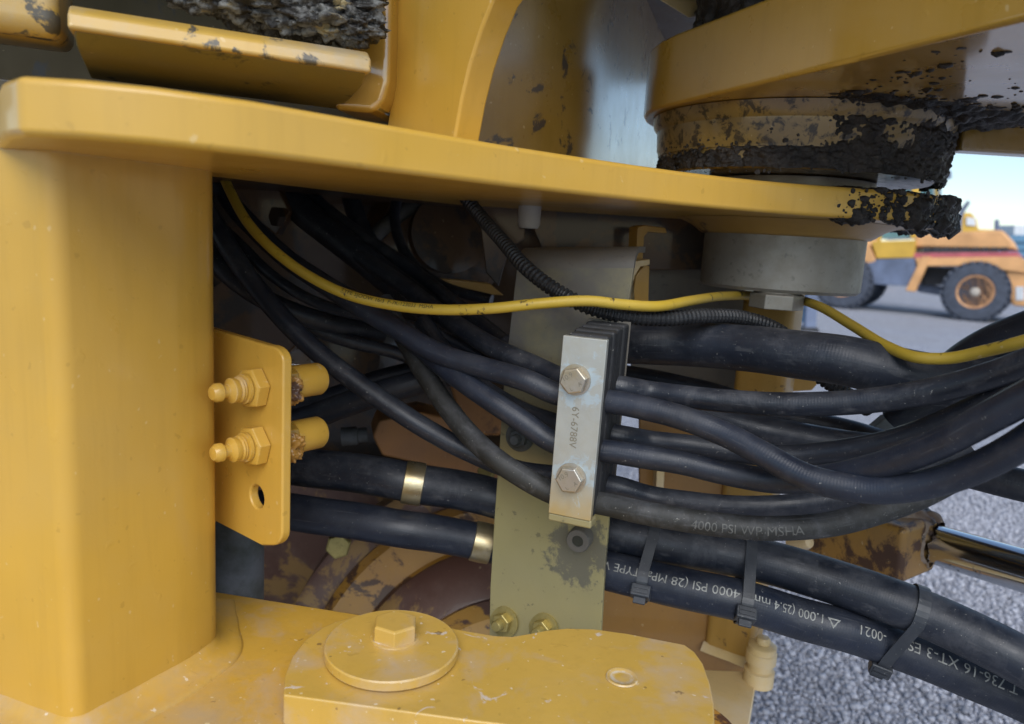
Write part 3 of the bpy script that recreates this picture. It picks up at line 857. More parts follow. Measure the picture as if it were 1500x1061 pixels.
def cl_pt(row, y):                                    # where a hose leaves the clamp block: front row or back row
    m = .026 if row == 0 else .071
    c = P(890 if row == 0 else 903, y, .90)
    D = (c - EYE).normalized()
    return EYE + D * ((cc0 + mv * m - EYE).dot(mv) / D.dot(mv))
def through(left, row, y, right, *a, **k):
    c = cl_pt(row, y)
    mid = [px_of(c - tv * .066), px_of(c - tv * .033), px_of(c + tv * .004)]
    return hose(left + mid + right, *a, **k)
# front row
HCo, HCp = through([(300, 235, 1.12), (340, 300, 1.10), (420, 378, 1.06), (500, 432, 1.03), (570, 476, 1.01), (640, 516, .98), (710, 541, .95), (775, 560, .92)], 0, 588,
    [(940, 598, .87), (1000, 612, .85), (1060, 636, .83), (1120, 668, .80), (1190, 703, .77), (1280, 719, .74), (1380, 704, .70), (1460, 672, .66), (1540, 622, .62), (1640, 540, .56)], rs, 'hose that dips across the other hoses right of the clamp, front of the bundle', 'rubber_clean')
HEo, HEp = through([(480, 420, 1.08), (560, 466, 1.05), (620, 512, 1.02), (660, 545, .98), (705, 578, .95), (760, 613, .93)], 0, 660,
    [(945, 671, .88), (1000, 679, .87), (1060, 692, .855), (1130, 703, .83), (1210, 700, .79), (1290, 682, .74), (1370, 652, .69), (1450, 612, .645), (1530, 570, .61), (1640, 500, .56)], rs, 'shiny hose leaving the middle of the clamp and rising broad at the right edge', 'rubber_clean')
HGo, HGp = through([(560, 440, 1.08), (590, 492, 1.06), (620, 545, 1.03), (650, 590, 1.0), (690, 640, .97), (740, 682, .94)], 0, 739,
    [(940, 751, .885), (1000, 761, .875), (1060, 770, .865), (1130, 775, .85), (1210, 769, .84), (1280, 752, .84), (1340, 730, .84), (1420, 690, .84), (1520, 640, .84)], rs, 'lowest hose leaving the clamp, grimy with faint worn print', 'rubber_grimy')
# back row
HBo, HBp = through([(440, 310, 1.30), (520, 372, 1.25), (600, 425, 1.18), (660, 470, 1.10), (720, 508, 1.03), (780, 534, .99)], 1, 567,
    [(950, 575, .94), (1000, 581, .92), (1080, 589, .89), (1160, 592, .86), (1250, 590, .83), (1350, 576, .79), (1440, 553, .75), (1520, 524, .71), (1640, 470, .66)], rs, 'dusty hose running level right of the clamp under the thick upper hose', 'rubber_dusty')
HDo, HDp = through([(620, 470, 1.12), (660, 528, 1.08), (710, 572, 1.04), (770, 606, 1.0)], 1, 637,
    [(950, 645, .95), (1000, 651, .94), (1070, 662, .93), (1150, 667, .92), (1250, 659, .88), (1340, 637, .83), (1420, 603, .78), (1500, 560, .73), (1600, 500, .68)], rs, 'hose behind the dipping hose, third from the top of the clamp', 'rubber')
HFo, HFp = through([(290, 290, 1.08), (350, 385, 1.06), (400, 450, 1.05), (470, 520, 1.04), (540, 572, 1.03), (620, 626, 1.02), (690, 664, 1.01), (760, 690, 1.0)], 1, 714,
    [(950, 728, .95), (1000, 735, .94), (1080, 742, .93), (1160, 741, .92), (1240, 729, .90), (1320, 700, .88), (1420, 650, .85)], rs, 'long dusty hose slanting down from the upper left behind the grease bracket', 'rubber_dusty')
# thick hose above and the thick arc at the right edge
HAo, HAp = hose([(820, 500, 1.14), (880, 502, 1.12), (940, 503, 1.08), (1000, 505, 1.06), (1070, 509, 1.02), (1150, 517, .97), (1230, 528, .93), (1310, 545, .91), (1400, 558, .90), (1500, 560, .90), (1600, 550, .90)], .0315, 'thick black hose running right from behind the top of the clamp', 'rubber_dusty', 28)
hose([(1320, 625, 1.02), (1370, 575, .99), (1415, 537, .95), (1460, 510, .92), (1520, 486, .88), (1620, 455, .82)], .0295, 'thick hose arching up to the right edge behind the yellow cable', 'rubber', 24)
hose([(900, 545, 1.20), (960, 556, 1.18), (1030, 570, 1.15), (1100, 590, 1.12), (1180, 600, 1.1)], .0145, 'thin hose partly hidden beneath the thick upper hose', 'rubber')
hose([(940, 580, 1.16), (1010, 600, 1.13), (1080, 622, 1.09), (1160, 640, 1.06), (1250, 655, 1.03), (1340, 668, 1.0), (1440, 690, .95)], .0225, 'white dusted hose showing between the hoses right of the clamp', 'rubber_dusty', 24)
hose([(1100, 600, 1.22), (1180, 622, 1.2), (1250, 640, 1.16), (1310, 660, 1.1), (1390, 690, 1.0)], .024, 'dull hose just under the level dusty hose at the right', 'rubber', 24)
hose([(1330, 668, .98), (1420, 694, .94), (1500, 711, .90), (1600, 728, .86)], .0200, 'dark hose running off the right edge above the chrome rod', 'rubber', 24)
# the two big lower hoses with metal bands
L1o, L1p = hose([(330, 662, 1.18), (425, 681, 1.17), (510, 692, 1.15), (590, 704, 1.13), (660, 716, 1.14), (730, 731, 1.14), (800, 752, 1.13), (880, 776, 1.10), (960, 792, 1.08), (1040, 806, 1.06), (1120, 822, 1.04), (1200, 845, 1.02), (1280, 872, .99), (1360, 903, .96), (1440, 940, .93), (1540, 992, .90), (1640, 1050, .87)], .0305, 'upper of the two thick lower hoses, banded at left and tied to its neighbour', 'rubber_dusty', 28)
L2o, L2p = hose([(330, 742, 1.15), (425, 750, 1.14), (510, 762, 1.13), (600, 776, 1.12), (690, 792, 1.14), (760, 808, 1.14), (830, 822, 1.11), (885, 836, 1.075), (960, 852, 1.045), (1000, 861, 1.03), (1080, 879, 1.01), (1150, 899, 1.01), (1220, 918, 1.0), (1290, 941, 1.0), (1375, 972, .99), (1471, 1014, .98), (1540, 1046, .97), (1640, 1095, .96)], .0282, 'lowest thick hose carrying white printed lettering upside down', 'rubber_clean', 28)
# hoses in the shade to the left
hose([(400, 625, 1.25), (450, 612, 1.24), (510, 592, 1.23), (580, 570, 1.22), (660, 548, 1.22), (760, 540, 1.22)], .021, 'dark hose rising to the right behind the grease fittings', 'rubber')
hose([(400, 590, 1.32), (480, 582, 1.32), (560, 556, 1.32), (640, 535, 1.32), (720, 515, 1.32)], .018, 'dark hose behind the slanting hoses left of the bracket', 'rubber')
hose([(350, 230, 1.34), (430, 300, 1.30), (520, 370, 1.26), (610, 440, 1.24), (700, 500, 1.22), (800, 560, 1.2)], .025, 'broad dark hose deep in the shade under the upper plate', 'rubber')
hose([(505, 250, 1.45), (520, 310, 1.44), (550, 370, 1.42), (590, 410, 1.40)], .018, 'short dark hose dropping straight from the upper plate', 'rubber')
hose([(285, 330, 1.14), (330, 395, 1.14), (390, 440, 1.15), (470, 470, 1.18), (560, 490, 1.25)], .016, 'dark hose curving away behind the column edge', 'rubber')
hose([(640, 452, 1.12), (700, 492, 1.08), (760, 520, 1.04), (830, 548, 1.02), (900, 560, 1.04)], .010, 'thin dusty hose lying on top of the bundle left of the clamp', 'rubber_grimy')
for k, (pts, rr, lab) in enumerate([
    ([(300, 310, 1.20), (345, 352, 1.18), (400, 405, 1.16), (470, 446, 1.14), (560, 468, 1.13), (640, 490, 1.12), (720, 530, 1.10)], .009, 'thin dusty hose following the yellow cable in the shade'),
    ([(305, 360, 1.22), (360, 420, 1.20), (430, 470, 1.19), (510, 500, 1.2), (590, 520, 1.22), (680, 560, 1.24)], .011, 'thin hose crossing low in the shade behind the slanting hose'),
    ([(430, 255, 1.36), (470, 300, 1.33), (540, 352, 1.30), (600, 392, 1.27), (660, 440, 1.22), (740, 500, 1.14)], .012, 'dusty hose sloping beside the broad dark hose'),
    ([(590, 262, 1.42), (578, 320, 1.40), (600, 380, 1.36), (650, 420, 1.33), (720, 440, 1.3)], .010, 'thin hose hooking down from the top plate near the conduit')]):
    hose(pts, rr, lab, 'rubber_dusty', 14)
# lettering
text_on_tube('T 736-16 XT-3 ES', L2p, .0282, L2p.near_px(1468), .0195, R(18), M['print'], L2o)
text_on_tube('-0021', L2p, .0282, L2p.near_px(1278), .0176, R(14), M['print'], L2o)
text_on_tube('1.000 (25.4 mm) 4000 PSI (28 MPa) TYPE W', L2p, .0282, L2p.near_px(1198), .0166, R(14), M['print'], L2o)
def tri_on_tube(px):
    q0 = L2p.near_px(px); vs = []
    for k, rr in ((0, .0085), (1, .0048)):
        for i in range(3):
            a = R(-90 + 120 * i)
            p, t = L2p.at(q0 + rr * math.cos(a))
            v0 = (EYE - p); v0 = (v0 - t * v0.dot(t)).normalized(); sd_ = t.cross(v0)
            if sd_.z < 0: sd_ = -sd_
            th = R(14) + rr * math.sin(a) / .0282
            vs.append(p + (v0 * math.cos(th) + sd_ * math.sin(th)) * .0287)
    return link('triangle_mark', mesh(vs, [(0, 1, 4, 3), (1, 2, 5, 4), (2, 0, 3, 5)]), M['print'], L2o)
tri_on_tube(1212)
text_on_tube('4000 PSI WP MSHA', HGp, rs, HGp.near_px(1010), .0150, R(-14), M['print_dim'], HGo, rev=False)

# bands and ties
def band(path, px, r, width, label):
    q = path.near_px(px); vs = []; n = 36
    prof = [(r, -width / 2), (r + .0022, -width / 2 + .001), (r + .0028, 0), (r + .0022, width / 2 - .001), (r, width / 2)]
    p, t = path.at(q)
    o = link('hose_band', lathe(p, t, prof, n), M['band'], None, smooth=40)
    tag(o, label, 'hose band', 'metal hose bands')
    a, b_, _ = frame(t)
    return o
band(L1p, 602, .0305, .030, 'brass coloured metal band round the upper thick hose left of the bracket')
band(L2p, 706, .0282, .030, 'metal band round the lower thick hose touching the bracket edge')
def tie(px, label, tilt=0.0, worn=None):
    p1, t1 = L1p.at(L1p.near_px(px + 5))
    i2 = min(range(len(L2p.p)), key=lambda i: (L2p.p[i] - p1).length)
    p2, t2 = L2p.p[i2], L2p.t[i2]
    t = (t1 + t2).normalized()
    c = (p1 + p2) / 2
    ax = (p2 - p1); ax = (ax - t * ax.dot(t)).normalized()          # from upper to lower hose
    sd_ = t.cross(ax).normalized()
    h = (p2 - p1).dot(ax) / 2
    ring = []
    for k in range(15):
        a = PI * k / 14
        ring.append((-h - .0320 * math.sin(a), .0320 * math.cos(a)))
    for k in range(15):
        a = PI + PI * k / 14
        ring.append((h + -.0300 * math.sin(a), .0300 * math.cos(a)))
    n = len(ring); vs = []
    q1, q2 = p1 - ax * (p1 - c).dot(ax), p2 - ax * (p2 - c).dot(ax)
    for i, (a, b_) in enumerate(ring):
        k = min(1, max(0, (a + h) / (2 * h)))
        base = q1.lerp(q2, k)
        rad = Vector((0, 0, 0))
        ctr = -h if a < -h else (h if a > h else a)
        outw = (ax * (a - ctr) + sd_ * b_); outw = outw.normalized() if outw.length > 1e-6 else sd_
        for w_ in (-.0075, .0075):
            for o_ in (0, .0018):
                vs.append(base + ax * a + sd_ * b_ + t * w_ + outw * o_)
    fs = []
    for i in range(n):
        j = (i + 1) % n; A, B = i * 4, j * 4
        fs += [(A, B, B + 1, A + 1), (A + 2, A + 3, B + 3, B + 2), (A + 1, B + 1, B + 3, A + 3), (A, A + 2, B + 2, B)]
    root = thing('cable_tie', label, 'cable tie', c, 'cable ties round the two thick hoses')
    link('strap', mesh(vs, fs), M['tie'], root)
    s = sd_ if sd_.dot(EYE - c) > 0 else -sd_
    hc = q2 + ax * (h + .025) + s * .020
    link('lock_head', box(hc, t, ax, s, .0135, .0085, .0095), M['tie'], root, bevel=.002)
    link('tail', box(hc + ax * .011, t, ax, s, .0085, .006, .0022), M['tie'], root, bevel=.001)
    for k in range(2):
        link('lock_head', box(hc + ax * (-.003 + .006 * k) + s * .010, t, ax, s, .010, .0018, .0012), M['tie'], root)
    return root
tie(957, 'dull black cable tie next to the bracket plate')
tie(1086, 'dark cable tie in front of the yellow post')
tie(1332, 'black cable tie near the printed model letters, right of the cylinder eye')

# corrugated conduit
def conduit(pts, r, label, group=None):
    p = Path([P(*q) for q in pts], .0018)
    o = link('corrugated_conduit', tube(p, r, 14, rf=lambda s: r * (1.0 if (s % .0072) < .0036 else .80)), M['conduit'], None)
    tag(o, label, 'conduit', group)
conduit([(660, 262, 1.14), (700, 312, 1.09), (735, 352, 1.03), (770, 392, .975), (810, 423, .95), (860, 449, .94), (910, 462, .945), (970, 467, .965), (1030, 463, 1.0), (1090, 466, 1.05), (1140, 484, 1.08), (1200, 530, 1.1)], .0104, 'black corrugated conduit looping down behind the yellow cable')
conduit([(1190, 545, 1.06), (1215, 562, 1.06), (1245, 580, 1.07), (1270, 600, 1.1)], .0105, 'short end of black corrugated conduit below the thick upper hose')

# yellow cable
yc = [(318, 235, 1.06), (336, 278, 1.03), (362, 325, 1.0), (400, 366, .975), (450, 403, .96), (510, 432, .95), (580, 448, .945), (650, 454, .93), (720, 452, .915), (790, 445, .91), (860, 441, .91), (910, 446, .92), (960, 449, .94), (1010, 441, .99), (1060, 434, 1.10), (1110, 434, 1.19), (1160, 438, 1.18), (1200, 449, 1.08), (1250, 478, .98), (1300, 508, .90), (1345, 524, .85), (1390, 525, .83), (1440, 515, .80), (1500, 500, .76), (1600, 470, .72)]
yo, yp = hose(yc, .0068, 'thin yellow cable sweeping from the upper left across the whole picture', 'cable', 16, 'yellow_cable', None, 'cable')
text_on_tube('TYPE SJOOW 16/3  P-7K-123033  MSHA', yp, .0068, yp.near_px(505), .0074, R(30), M['print_bore'], yo, rev=False)

# ---------------------------------------------------------------- grease bracket on the column
gy = math.atan2(-.61, .79)
go = (-.349, .86)
gt = Vector((math.cos(gy), math.sin(gy), 0)); gn = Vector((-math.sin(gy), math.cos(gy), 0))
def gp(x, y): return PV(x, y, go, gy)
GB = thing('grease_bracket', 'small yellow plate on the column holding two painted grease nipples', 'grease bracket', gp(365, 790))
gpl = [(296, 478), (392, 506)]
for k in range(7):
    a = R(90 - 90 * k / 6); gpl.append((392 + 23 * math.cos(a), 531 - 25 * math.sin(a)))
gpl += [(413, 778)]
for k in range(5):
    a = R(-90 * k / 4); gpl.append((399 + 14 * math.cos(a), 782 - 18 * math.sin(a)))
gpl += [(384, 800), (296, 754)]
gme = extrude([gp(x, y) for x, y in gpl], gn * .012)
pl = link('plate', gme, M['yellow'], GB)
cut = link('hole_cutter', lathe(gp(376, 728) - gn * .03, gn, [(.0135, 0), (.0135, .07)], 32), None)
bo_ = pl.modifiers.new('hole', 'BOOLEAN'); bo_.object = cut; bo_.operation = 'DIFFERENCE'; bo_.solver = 'EXACT'
bpy.context.view_layer.update()
dg = bpy.context.evaluated_depsgraph_get()
nm = bpy.data.meshes.new_from_object(pl.evaluated_get(dg))
pl.modifiers.clear(); pl.data = nm
bpy.data.objects.remove(cut)
bv = pl.modifiers.new('bevel', 'BEVEL'); bv.width = .0028; bv.segments = 3; bv.limit_method = 'ANGLE'; bv.angle_limit = R(40); bv.harden_normals = True
nm.polygons.foreach_set('use_smooth', [True] * len(nm.polygons)); nm.set_sharp_from_angle(angle=R(40))
link('weld_bead', tube(Path([gp(309, 484) - gn * .002, gp(309, 560) - gn * .002, gp(310, 660) - gn * .002, gp(311, 764) - gn * .002], .002), .005, 10, rf=lambda q: .0048 + .0011 * math.sin(q * 900) + .0008 * noise.noise(Vector((q * 60, 0, 0)))), M['yellow'], GB, smooth=70)
for (x, y) in ((379, 567), (380, 651)):
    c = gp(x, y) - gn * .0005
    ft = link('grease_fitting', hexhead(c, -gn, .0240, .015, spin=.2, ch=.14), M['yellow'], GB, bevel=.0012)
    link('nipple', lathe(c - gn * .016, -gn, [(.0165, 0), (.0165, .004), (.0125, .005), (.0145, .0065), (.0125, .008), (.0145, .0095), (.0125, .011), (.0138, .014), (.0138, .018), (.0072, .022), (.0068, .027), (.0102, .030), (.0102, .036), (.007, .040), (.0005, .041)], 28), M['yellow'], ft, smooth=40)
    cb = c + gn * .0125
    cp = link('coupling', lathe(cb, gn, [(.021, 0), (.021, .030), (.018, .032)], 6, spin=.3), M['yellow_arm'], GB, bevel=.002)
    link('socket', lathe(cb + gn * .03, gn, [(.0195, 0), (.0195, .038), (.017, .042), (.011, .042)], 32), M['yellow'], cp, smooth=40)
    link('spilled_grease', clump(cb + gn * .016 + gt * .008 - Z * .006, .0145, x * .1, 1.3), M['yellow_brown'], cp, smooth=80)

# ---------------------------------------------------------------- link bar on the lower plate
LK = thing('link_bar', 'chipped yellow link bar with rounded ends lying on the lower plate', 'link bar', W(.01, .73, -.4995))
zl = -.465
lk = [PZ(x, y, zl) for x, y in [(415, 1018), (417, 990), (428, 962), (446, 938), (470, 920), (490, 911), (511, 905), (560, 908), (640, 916), (690, 925), (725, 931), (750, 932), (775, 928), (800, 923), (830, 920), (870, 921), (920, 928), (1003, 944), (1018, 955), (1030, 972), (1040, 1000), (1046, 1030), (1047, 1062)]]
lk += [W(.215, .630, zl), W(.16, .632, zl), W(.10, .640, zl), W(.05, .640, zl), W(.011, .646, zl), W(-.02, .649, zl)]
link('bar', extrude(lk, Vector((0, 0, -.0335))), M['yellow_chip'], LK, bevel=.0022, segs=3)
dc = PZ(574, 958, zl)
dc.z = EYE.z + zl
link('dimple', lathe(PZ(911, 993, zl + .0006), Z, [(.0175, 0), (.0165, .0016), (.0135, .0012), (.0125, .0005), (.006, .0008), (.0005, .001)], 32), M['yellow_chip'], LK, smooth=40)
WS = thing('pin_washer', 'thick round yellow washer held by a hex bolt on the link bar', 'washer', dc)
link('disc', lathe(dc, Z, [(.0690, .0004), (.0690, .0022), (.0725, .0024), (.0735, .0036), (.0735, .0122), (.0722, .0136), (.045, .0139), (.0005, .0139)], 96), M['yellow_chip'], WS, smooth=35)
bb = link('bolt_head', join(hexhead(dc + Vector((.001, .012, .0144)), Z, .0258, .0190, spin=.12, ch=.1), lathe(dc + Vector((.001, .012, .0138)), Z, [(.0285, 0), (.027, .0015)], 32)), M['yellow_chip'], WS, bevel=.0014, segs=3)
# pin beyond the post, small plate under the link bar
PN = thing('hinge_pin', 'yellow painted pin with a flanged head beside the post foot', 'pin', P(1112, 990, 1.3))
pcn = P(1112, 985, 1.3)
link('pin_body', lathe(pcn, Z, [(.026, -.02), (.026, .006), (.021, .008), (.021, .020), (.026, .022), (.026, .040), (.024, .042), (.024, .052), (.020, .055), (.012, .056), (.012, .064), (.010, .067), (.0005, .068)], 40), M['weld'], PN, smooth=40)
UP = tag(link('under_plate', lathe(PZ(985, 1085, -.55), Z, [(.075, 0), (.075, .012)], 48), M['yellow_brown'], None, bevel=.002), 'dull brown round plate under the right end of the link bar', 'plate')

# ---------------------------------------------------------------- steering cylinder
SC = thing('steering_cylinder', 'steering cylinder with a dirty yellow rod eye and bright chrome rod', 'cylinder', P(1290, 800, 1.24))
r1, r2 = P(1352, 792, 1.22), P(1500, 836, 1.10)
rd = (r2 - r1).normalized()
link('rod', lathe(r1, rd, [(.0315, 0), (.0325, .002), (.0325, .60)], 64), M['chrome'], SC, smooth=30)
sx, sy, sz = frame(rd)
ec = P(1268, 782, 1.26)
ezz = (Z - rd * Z.dot(rd)).normalized(); eyy = rd.cross(ezz).normalized()
link('rod_eye', box(ec, rd, eyy, ezz, .092, .055, .046), M['rusty_eye'], SC, bevel=.010, segs=3)
link('rod_collar', lathe(r1 - rd * .03, rd, [(.052, -.01), (.05, .018), (.040, .026), (.036, .034)], 40), M['yellow_brown'], SC, smooth=40)
def collar_mud(u, v):
    th = 2 * PI * u
    p = r1 - rd * .035 + rd * (.055 * v)
    d = ezz * math.cos(th) + eyy * math.sin(th)
    q = p + d * .05
    rr = .054 - .020 * v * v + .008 * fbm(q * 22) + .007 * (lumps(q, 60) - .35) + .008 * max(0, math.cos(th)) 
    return p + d * rr
M['brown_mud'] = paint('brown_mud', base=(.16, .10, .06), rough=.7, dirt=.5, dscale=30, dust=.8, dustcol=(.4, .34, .28), coat=0, peel=.4)
tag(link('caked_mud', crust(90, 30, collar_mud), M['brown_mud'], SC, smooth=80), kind='stuff')
link('grease_nipple', lathe(P(1178, 795, 1.22), P(1200, 795, 1.2) - P(1170, 797, 1.24), [(.012, -.03), (.012, .004), (.009, .012), (.0005, .015)], 20), M['weld'], SC, smooth=40)

# dark steel guard at the right
GD = tag(panel('steel_guard', [(1262, 642), (1298, 612), (1330, 603), (1392, 588), (1470, 570), (1470, 610), (1400, 628), (1330, 658)], 1.16, .02, 'cast', None), 'dark dusty steel guard plate showing between hoses at the right', 'guard plate')

# ---------------------------------------------------------------- axle housing and castings in the shade
AH = thing('axle_housing', 'brown and purple stained axle housing behind the lower plate', 'axle housing', P(600, 900, 1.4))
ac = P(735, 1015, 1.56); aax = Vector((.12, -.97, .2)).normalized()
M['primer'] = paint('purple_primer', base=(.125, .060, .044), rough=.45, dirt=.5, dscale=7, dust=.7, dustcol=(.24, .16, .13), dirtcol=(.34, .20, .07), coat=.1)
panel('bell_housing', [(290, 700), (640, 700), (800, 760), (860, 960), (290, 960)], 1.80, .05, 'primer', AH)
link('flange', lathe(ac, aax, [(.47, -.1), (.47, .03), (.455, .04), (.41, .042)], 96), M['primer'], AH, smooth=35)
link('step_ring', lathe(ac, aax, [(.415, .0), (.415, .06), (.40, .075), (.335, .085), (.325, .10)], 96), M['yellow_brown'], AH, smooth=35)
link('hub', lathe(ac, aax, [(.33, .05), (.33, .10), (.31, .125), (.25, .15), (.24, .155)], 96), M['primer'], AH, smooth=35)
link('cover', lathe(ac, aax, [(.245, .10), (.245, .165), (.22, .19), (.1, .21), (.001, .21)], 96), paint('stained_cover', base=(.46, .25, .06), rough=.42, dirt=.75, dscale=9, dust=.4, dirtcol=(.09, .05, .05)), AH, smooth=35)
link('drain_plug', hexhead(P(497, 797, 1.28), -aax * -1, .022, .025, spin=.3), M['brass'], AH, bevel=.002)
tag(link('grey_pipe', lathe(P(350, 880, 1.15), Z, [(.037, 0), (.037, .12), (.036, .135), (.030, .15)], 40), M['cast'], None, smooth=40), 'grey cast pipe standing behind the column above the lower plate', 'pipe')
PT = thing('pump_casting', 'dim painted castings and fittings deep under the upper plate', 'casting', P(640, 640, 1.5))
panel('lug', [(546, 640), (556, 616), (618, 604), (650, 612), (742, 676), (738, 706), (700, 700), (560, 668)], 1.42, .10, 'rust_orange', PT, yaw=R(14), bev=.006)
panel('lug', [(655, 560), (700, 570), (742, 600), (735, 640), (700, 640), (668, 600)], 1.46, .06, 'rust_orange', PT, yaw=R(-10), bev=.01)
panel('strap_plate', [(560, 410), (640, 408), (690, 412), (718, 416), (738, 433), (690, 430), (600, 424)], 1.36, .03, 'orange_int', PT, yaw=R(10))
panel('ear', [(296, 432), (340, 400), (372, 420), (400, 455), (440, 500), (410, 530), (330, 505), (300, 490)], 1.24, .02, 'yellow_shaded', PT, yaw=R(-20), bev=.003)
link('bolt_head', hexhead(P(404, 474, 1.22), -gn, .018, .012), M['yellow_shaded'], PT, bevel=.001)
link('bolt_head', hexhead(P(410, 318, 1.26), -gn, .018, .012), M['yellow_shaded'], PT, bevel=.001)
panel('ear', [(300, 262), (350, 258), (400, 262), (425, 310), (405, 345), (370, 318), (330, 290)], 1.30, .02, 'yellow_shaded', PT, yaw=R(-15), bev=.003)
panel('ear', [(700, 300), (770, 305), (768, 350), (745, 365), (730, 420), (712, 400)], 1.30, .015, 'yellow_shaded', PT)
link('casing', lathe(P(640, 350, 1.62), Vector((.3, -.9, .1)), [(.15, -.1), (.15, .05), (.13, .08), (.08, .09), (.08, .13), (.001, .13)], 48), M['yellow_shaded'], PT, smooth=35)
link('casing', lathe(P(520, 520, 1.6), Vector((-.2, -.95, .1)), [(.11, -.1), (.11, .05), (.09, .08), (.001, .085)], 48), M['yellow_shaded'], PT, smooth=35)
link('sensor_cap', lathe(P(776, 306, 1.16), -Z, [(.018, -.02), (.018, .022), (.015, .030), (.001, .031)], 32), flat('white_plastic', (.45, .44, .42), .5), PT, smooth=40)
link('brace', tube(Path([P(535, 365, 1.5), P(560, 335, 1.5), P(625, 285, 1.5)]), .016, 14), M['cast'], PT, smooth=40)
link('fitting', lathe(P(424, 530, 1.22), Vector((1, .25, -.05)), [(.028, 0), (.028, .035), (.024, .037), (.024, .06)], 6), M['silver'], PT, bevel=.002)
link('fitting', lathe(P(500, 640, 1.44), Vector((1, .2, .1)), [(.018, 0), (.018, .03), (.014, .032), (.014, .05)], 24), M['cast'], PT, smooth=40)
link('plug', hexhead(P(716, 690, 1.3), Vector((-.3, -.9, .2)), .016, .02), M['brass'], PT, bevel=.001)

# ---------------------------------------------------------------- machines in the yard behind
M['orange_far'] = flat('hazed_orange', (.68, .36, .15), .5, var=.2, sc=2)  # orange paled to put distance haze into the colour
M['yellow_far'] = flat('far_yellow', (.60, .36, .05), .5, var=.15, sc=2)
M['grey_far'] = flat('far_grey_steel', (.13, .16, .24), .45, var=.25, sc=3)
M['stripe_far'] = flat('faded_red_stripe', (.40, .10, .12), .5, var=.3, sc=3)
M['dark_far'] = flat('far_dark', (.03, .03, .035), .6)
M['tyre'] = flat('tyre_rubber', (.055, .065, .09), .75, var=.3, sc=8)
M['rim_far'] = flat('far_rim', (.58, .30, .14), .55, var=.25, sc=6)
M['hub_far'] = flat('far_hub', (.45, .40, .34), .5)
M['glass_far'] = flat('cab_glass', (.10, .22, .25), .08)
M['blue_far'] = flat('far_blue', (.10, .22, .34), .5)
M['white_far'] = flat('far_white', (.6, .62, .64), .5)
WL = thing('wheel_loader', 'orange wheel loader, tone paled for haze, with a yellow cab and grey steps parked in the yard', 'wheel loader', PZ(1345, 458, -1.3))
g1, g2 = PZ(1421, 471, -1.3), PZ(1228, 452, -1.3)
le = (g1 - g2).normalized(); lb = Vector((-le.y, le.x, 0))
if lb.y < 0: lb = -lb
lyaw = math.atan2(le.y, le.x)
def wheel(c, r, w_, par, tread=True):
    ax = -lb
    t = link('tyre', lathe(c, ax, [(r * .56, w_ * .45), (r * .62, w_ * .5), (r * .92, w_ * .48), (r * 1.0, w_ * .36), (r * 1.0, -w_ * .36), (r * .92, -w_ * .48), (r * .6, -w_ * .5)], 64), M['tyre'], par, smooth=35)
    lug = []
    for k in range(26):
        a = 2 * PI * k / 26
        for s_ in (-1, 1):
            d = le * math.cos(a + s_ * .06) + Z * math.sin(a + s_ * .06)
            tt = (Z * math.cos(a) - le * math.sin(a) + lb * s_ * .5).normalized()
            lug.append(box(c + d * r * 1.0 + lb * s_ * w_ * .27, d, d.cross(tt).normalized(), tt, .030 * r / .76, w_ * .23, .05))
    link('tread', join(*lug), M['tyre'], t)
    rm = link('rim', lathe(c, ax, [(r * .57, w_ * .45), (r * .55, w_ * .50), (r * .50, w_ * .46), (r * .46, w_ * .25), (r * .30, w_ * .22), (r * .26, w_ * .30), (r * .001, w_ * .30)], 48), M['rim_far'], par, smooth=35)
    link('hub', lathe(c, ax, [(r * .16, w_ * .30), (r * .15, w_ * .46), (r * .10, w_ * .52), (.001, w_ * .53)], 32), M['hub_far'], rm, smooth=35)
    for k in range(10):
        a = 2 * PI * k / 10
        link('wheel_nut', hexhead(c + (le * math.cos(a) + Z * math.sin(a)) * r * .36 + ax * w_ * .22, ax, .035, .03), M['grey_far'], rm)
r_w = .67
for gq in (g1, g2):
    for off in (0.28, 1.95):
        wheel(gq + lb * off + Z * r_w, r_w, .55, WL)
def far(name, pts, mat, off, th, par=WL, bev=.02, o=None, yaw=None):
    o = o or (g1.x + lb.x * off, g1.y + lb.y * off)
    yw = lyaw if yaw is None else yaw
    ps = [PV(x, y, o, yw) for x, y in pts]
    d = Vector((-math.sin(yw), math.cos(yw), 0))
    if d.y < 0: d = -d
    return link(name, extrude(ps, d * th), M[mat], par, bevel=bev)
far('step_box', [(1262, 381), (1340, 378), (1346, 420), (1266, 416)], 'grey_far', .15, 1.9)
far('side_panel', [(1276, 354), (1342, 352), (1338, 378), (1284, 379)], 'yellow_far', .2, 1.8)
far('front_frame', [(1252, 362), (1272, 358), (1284, 384), (1264, 388)], 'orange_far', .15, 1.9)
far('rear_strut', [(1326, 426), (1350, 376), (1364, 376), (1340, 428)], 'orange_far', .10, .22)
far('rear_strut', [(1326, 426), (1350, 376), (1364, 376), (1340, 428)], 'orange_far', 1.9, .22)
far('frame_rail', [(1340, 378), (1492, 376), (1520, 392), (1520, 402), (1470, 396), (1455, 390), (1344, 390)], 'orange_far', .12, 1.95)
far('belly', [(1352, 392), (1450, 392), (1450, 418), (1352, 418)], 'dark_far', .7, .9)
far('hood', [(1338, 362), (1340, 345), (1376, 341), (1468, 337), (1482, 352), (1490, 366)], 'orange_far', .3, 1.7, bev=.06)
for k in range(9):
    far('grille_slat', [(1352 + k * 14.2, 362.5), (1363 + k * 14.2, 362.2), (1363 + k * 14.2, 370), (1352 + k * 14.2, 370.3)], 'dark_far', .26, .05, bev=0)
far('stripe', [(1338, 371), (1490, 369), (1496, 377), (1338, 379)], 'stripe_far', .22, 1.8)
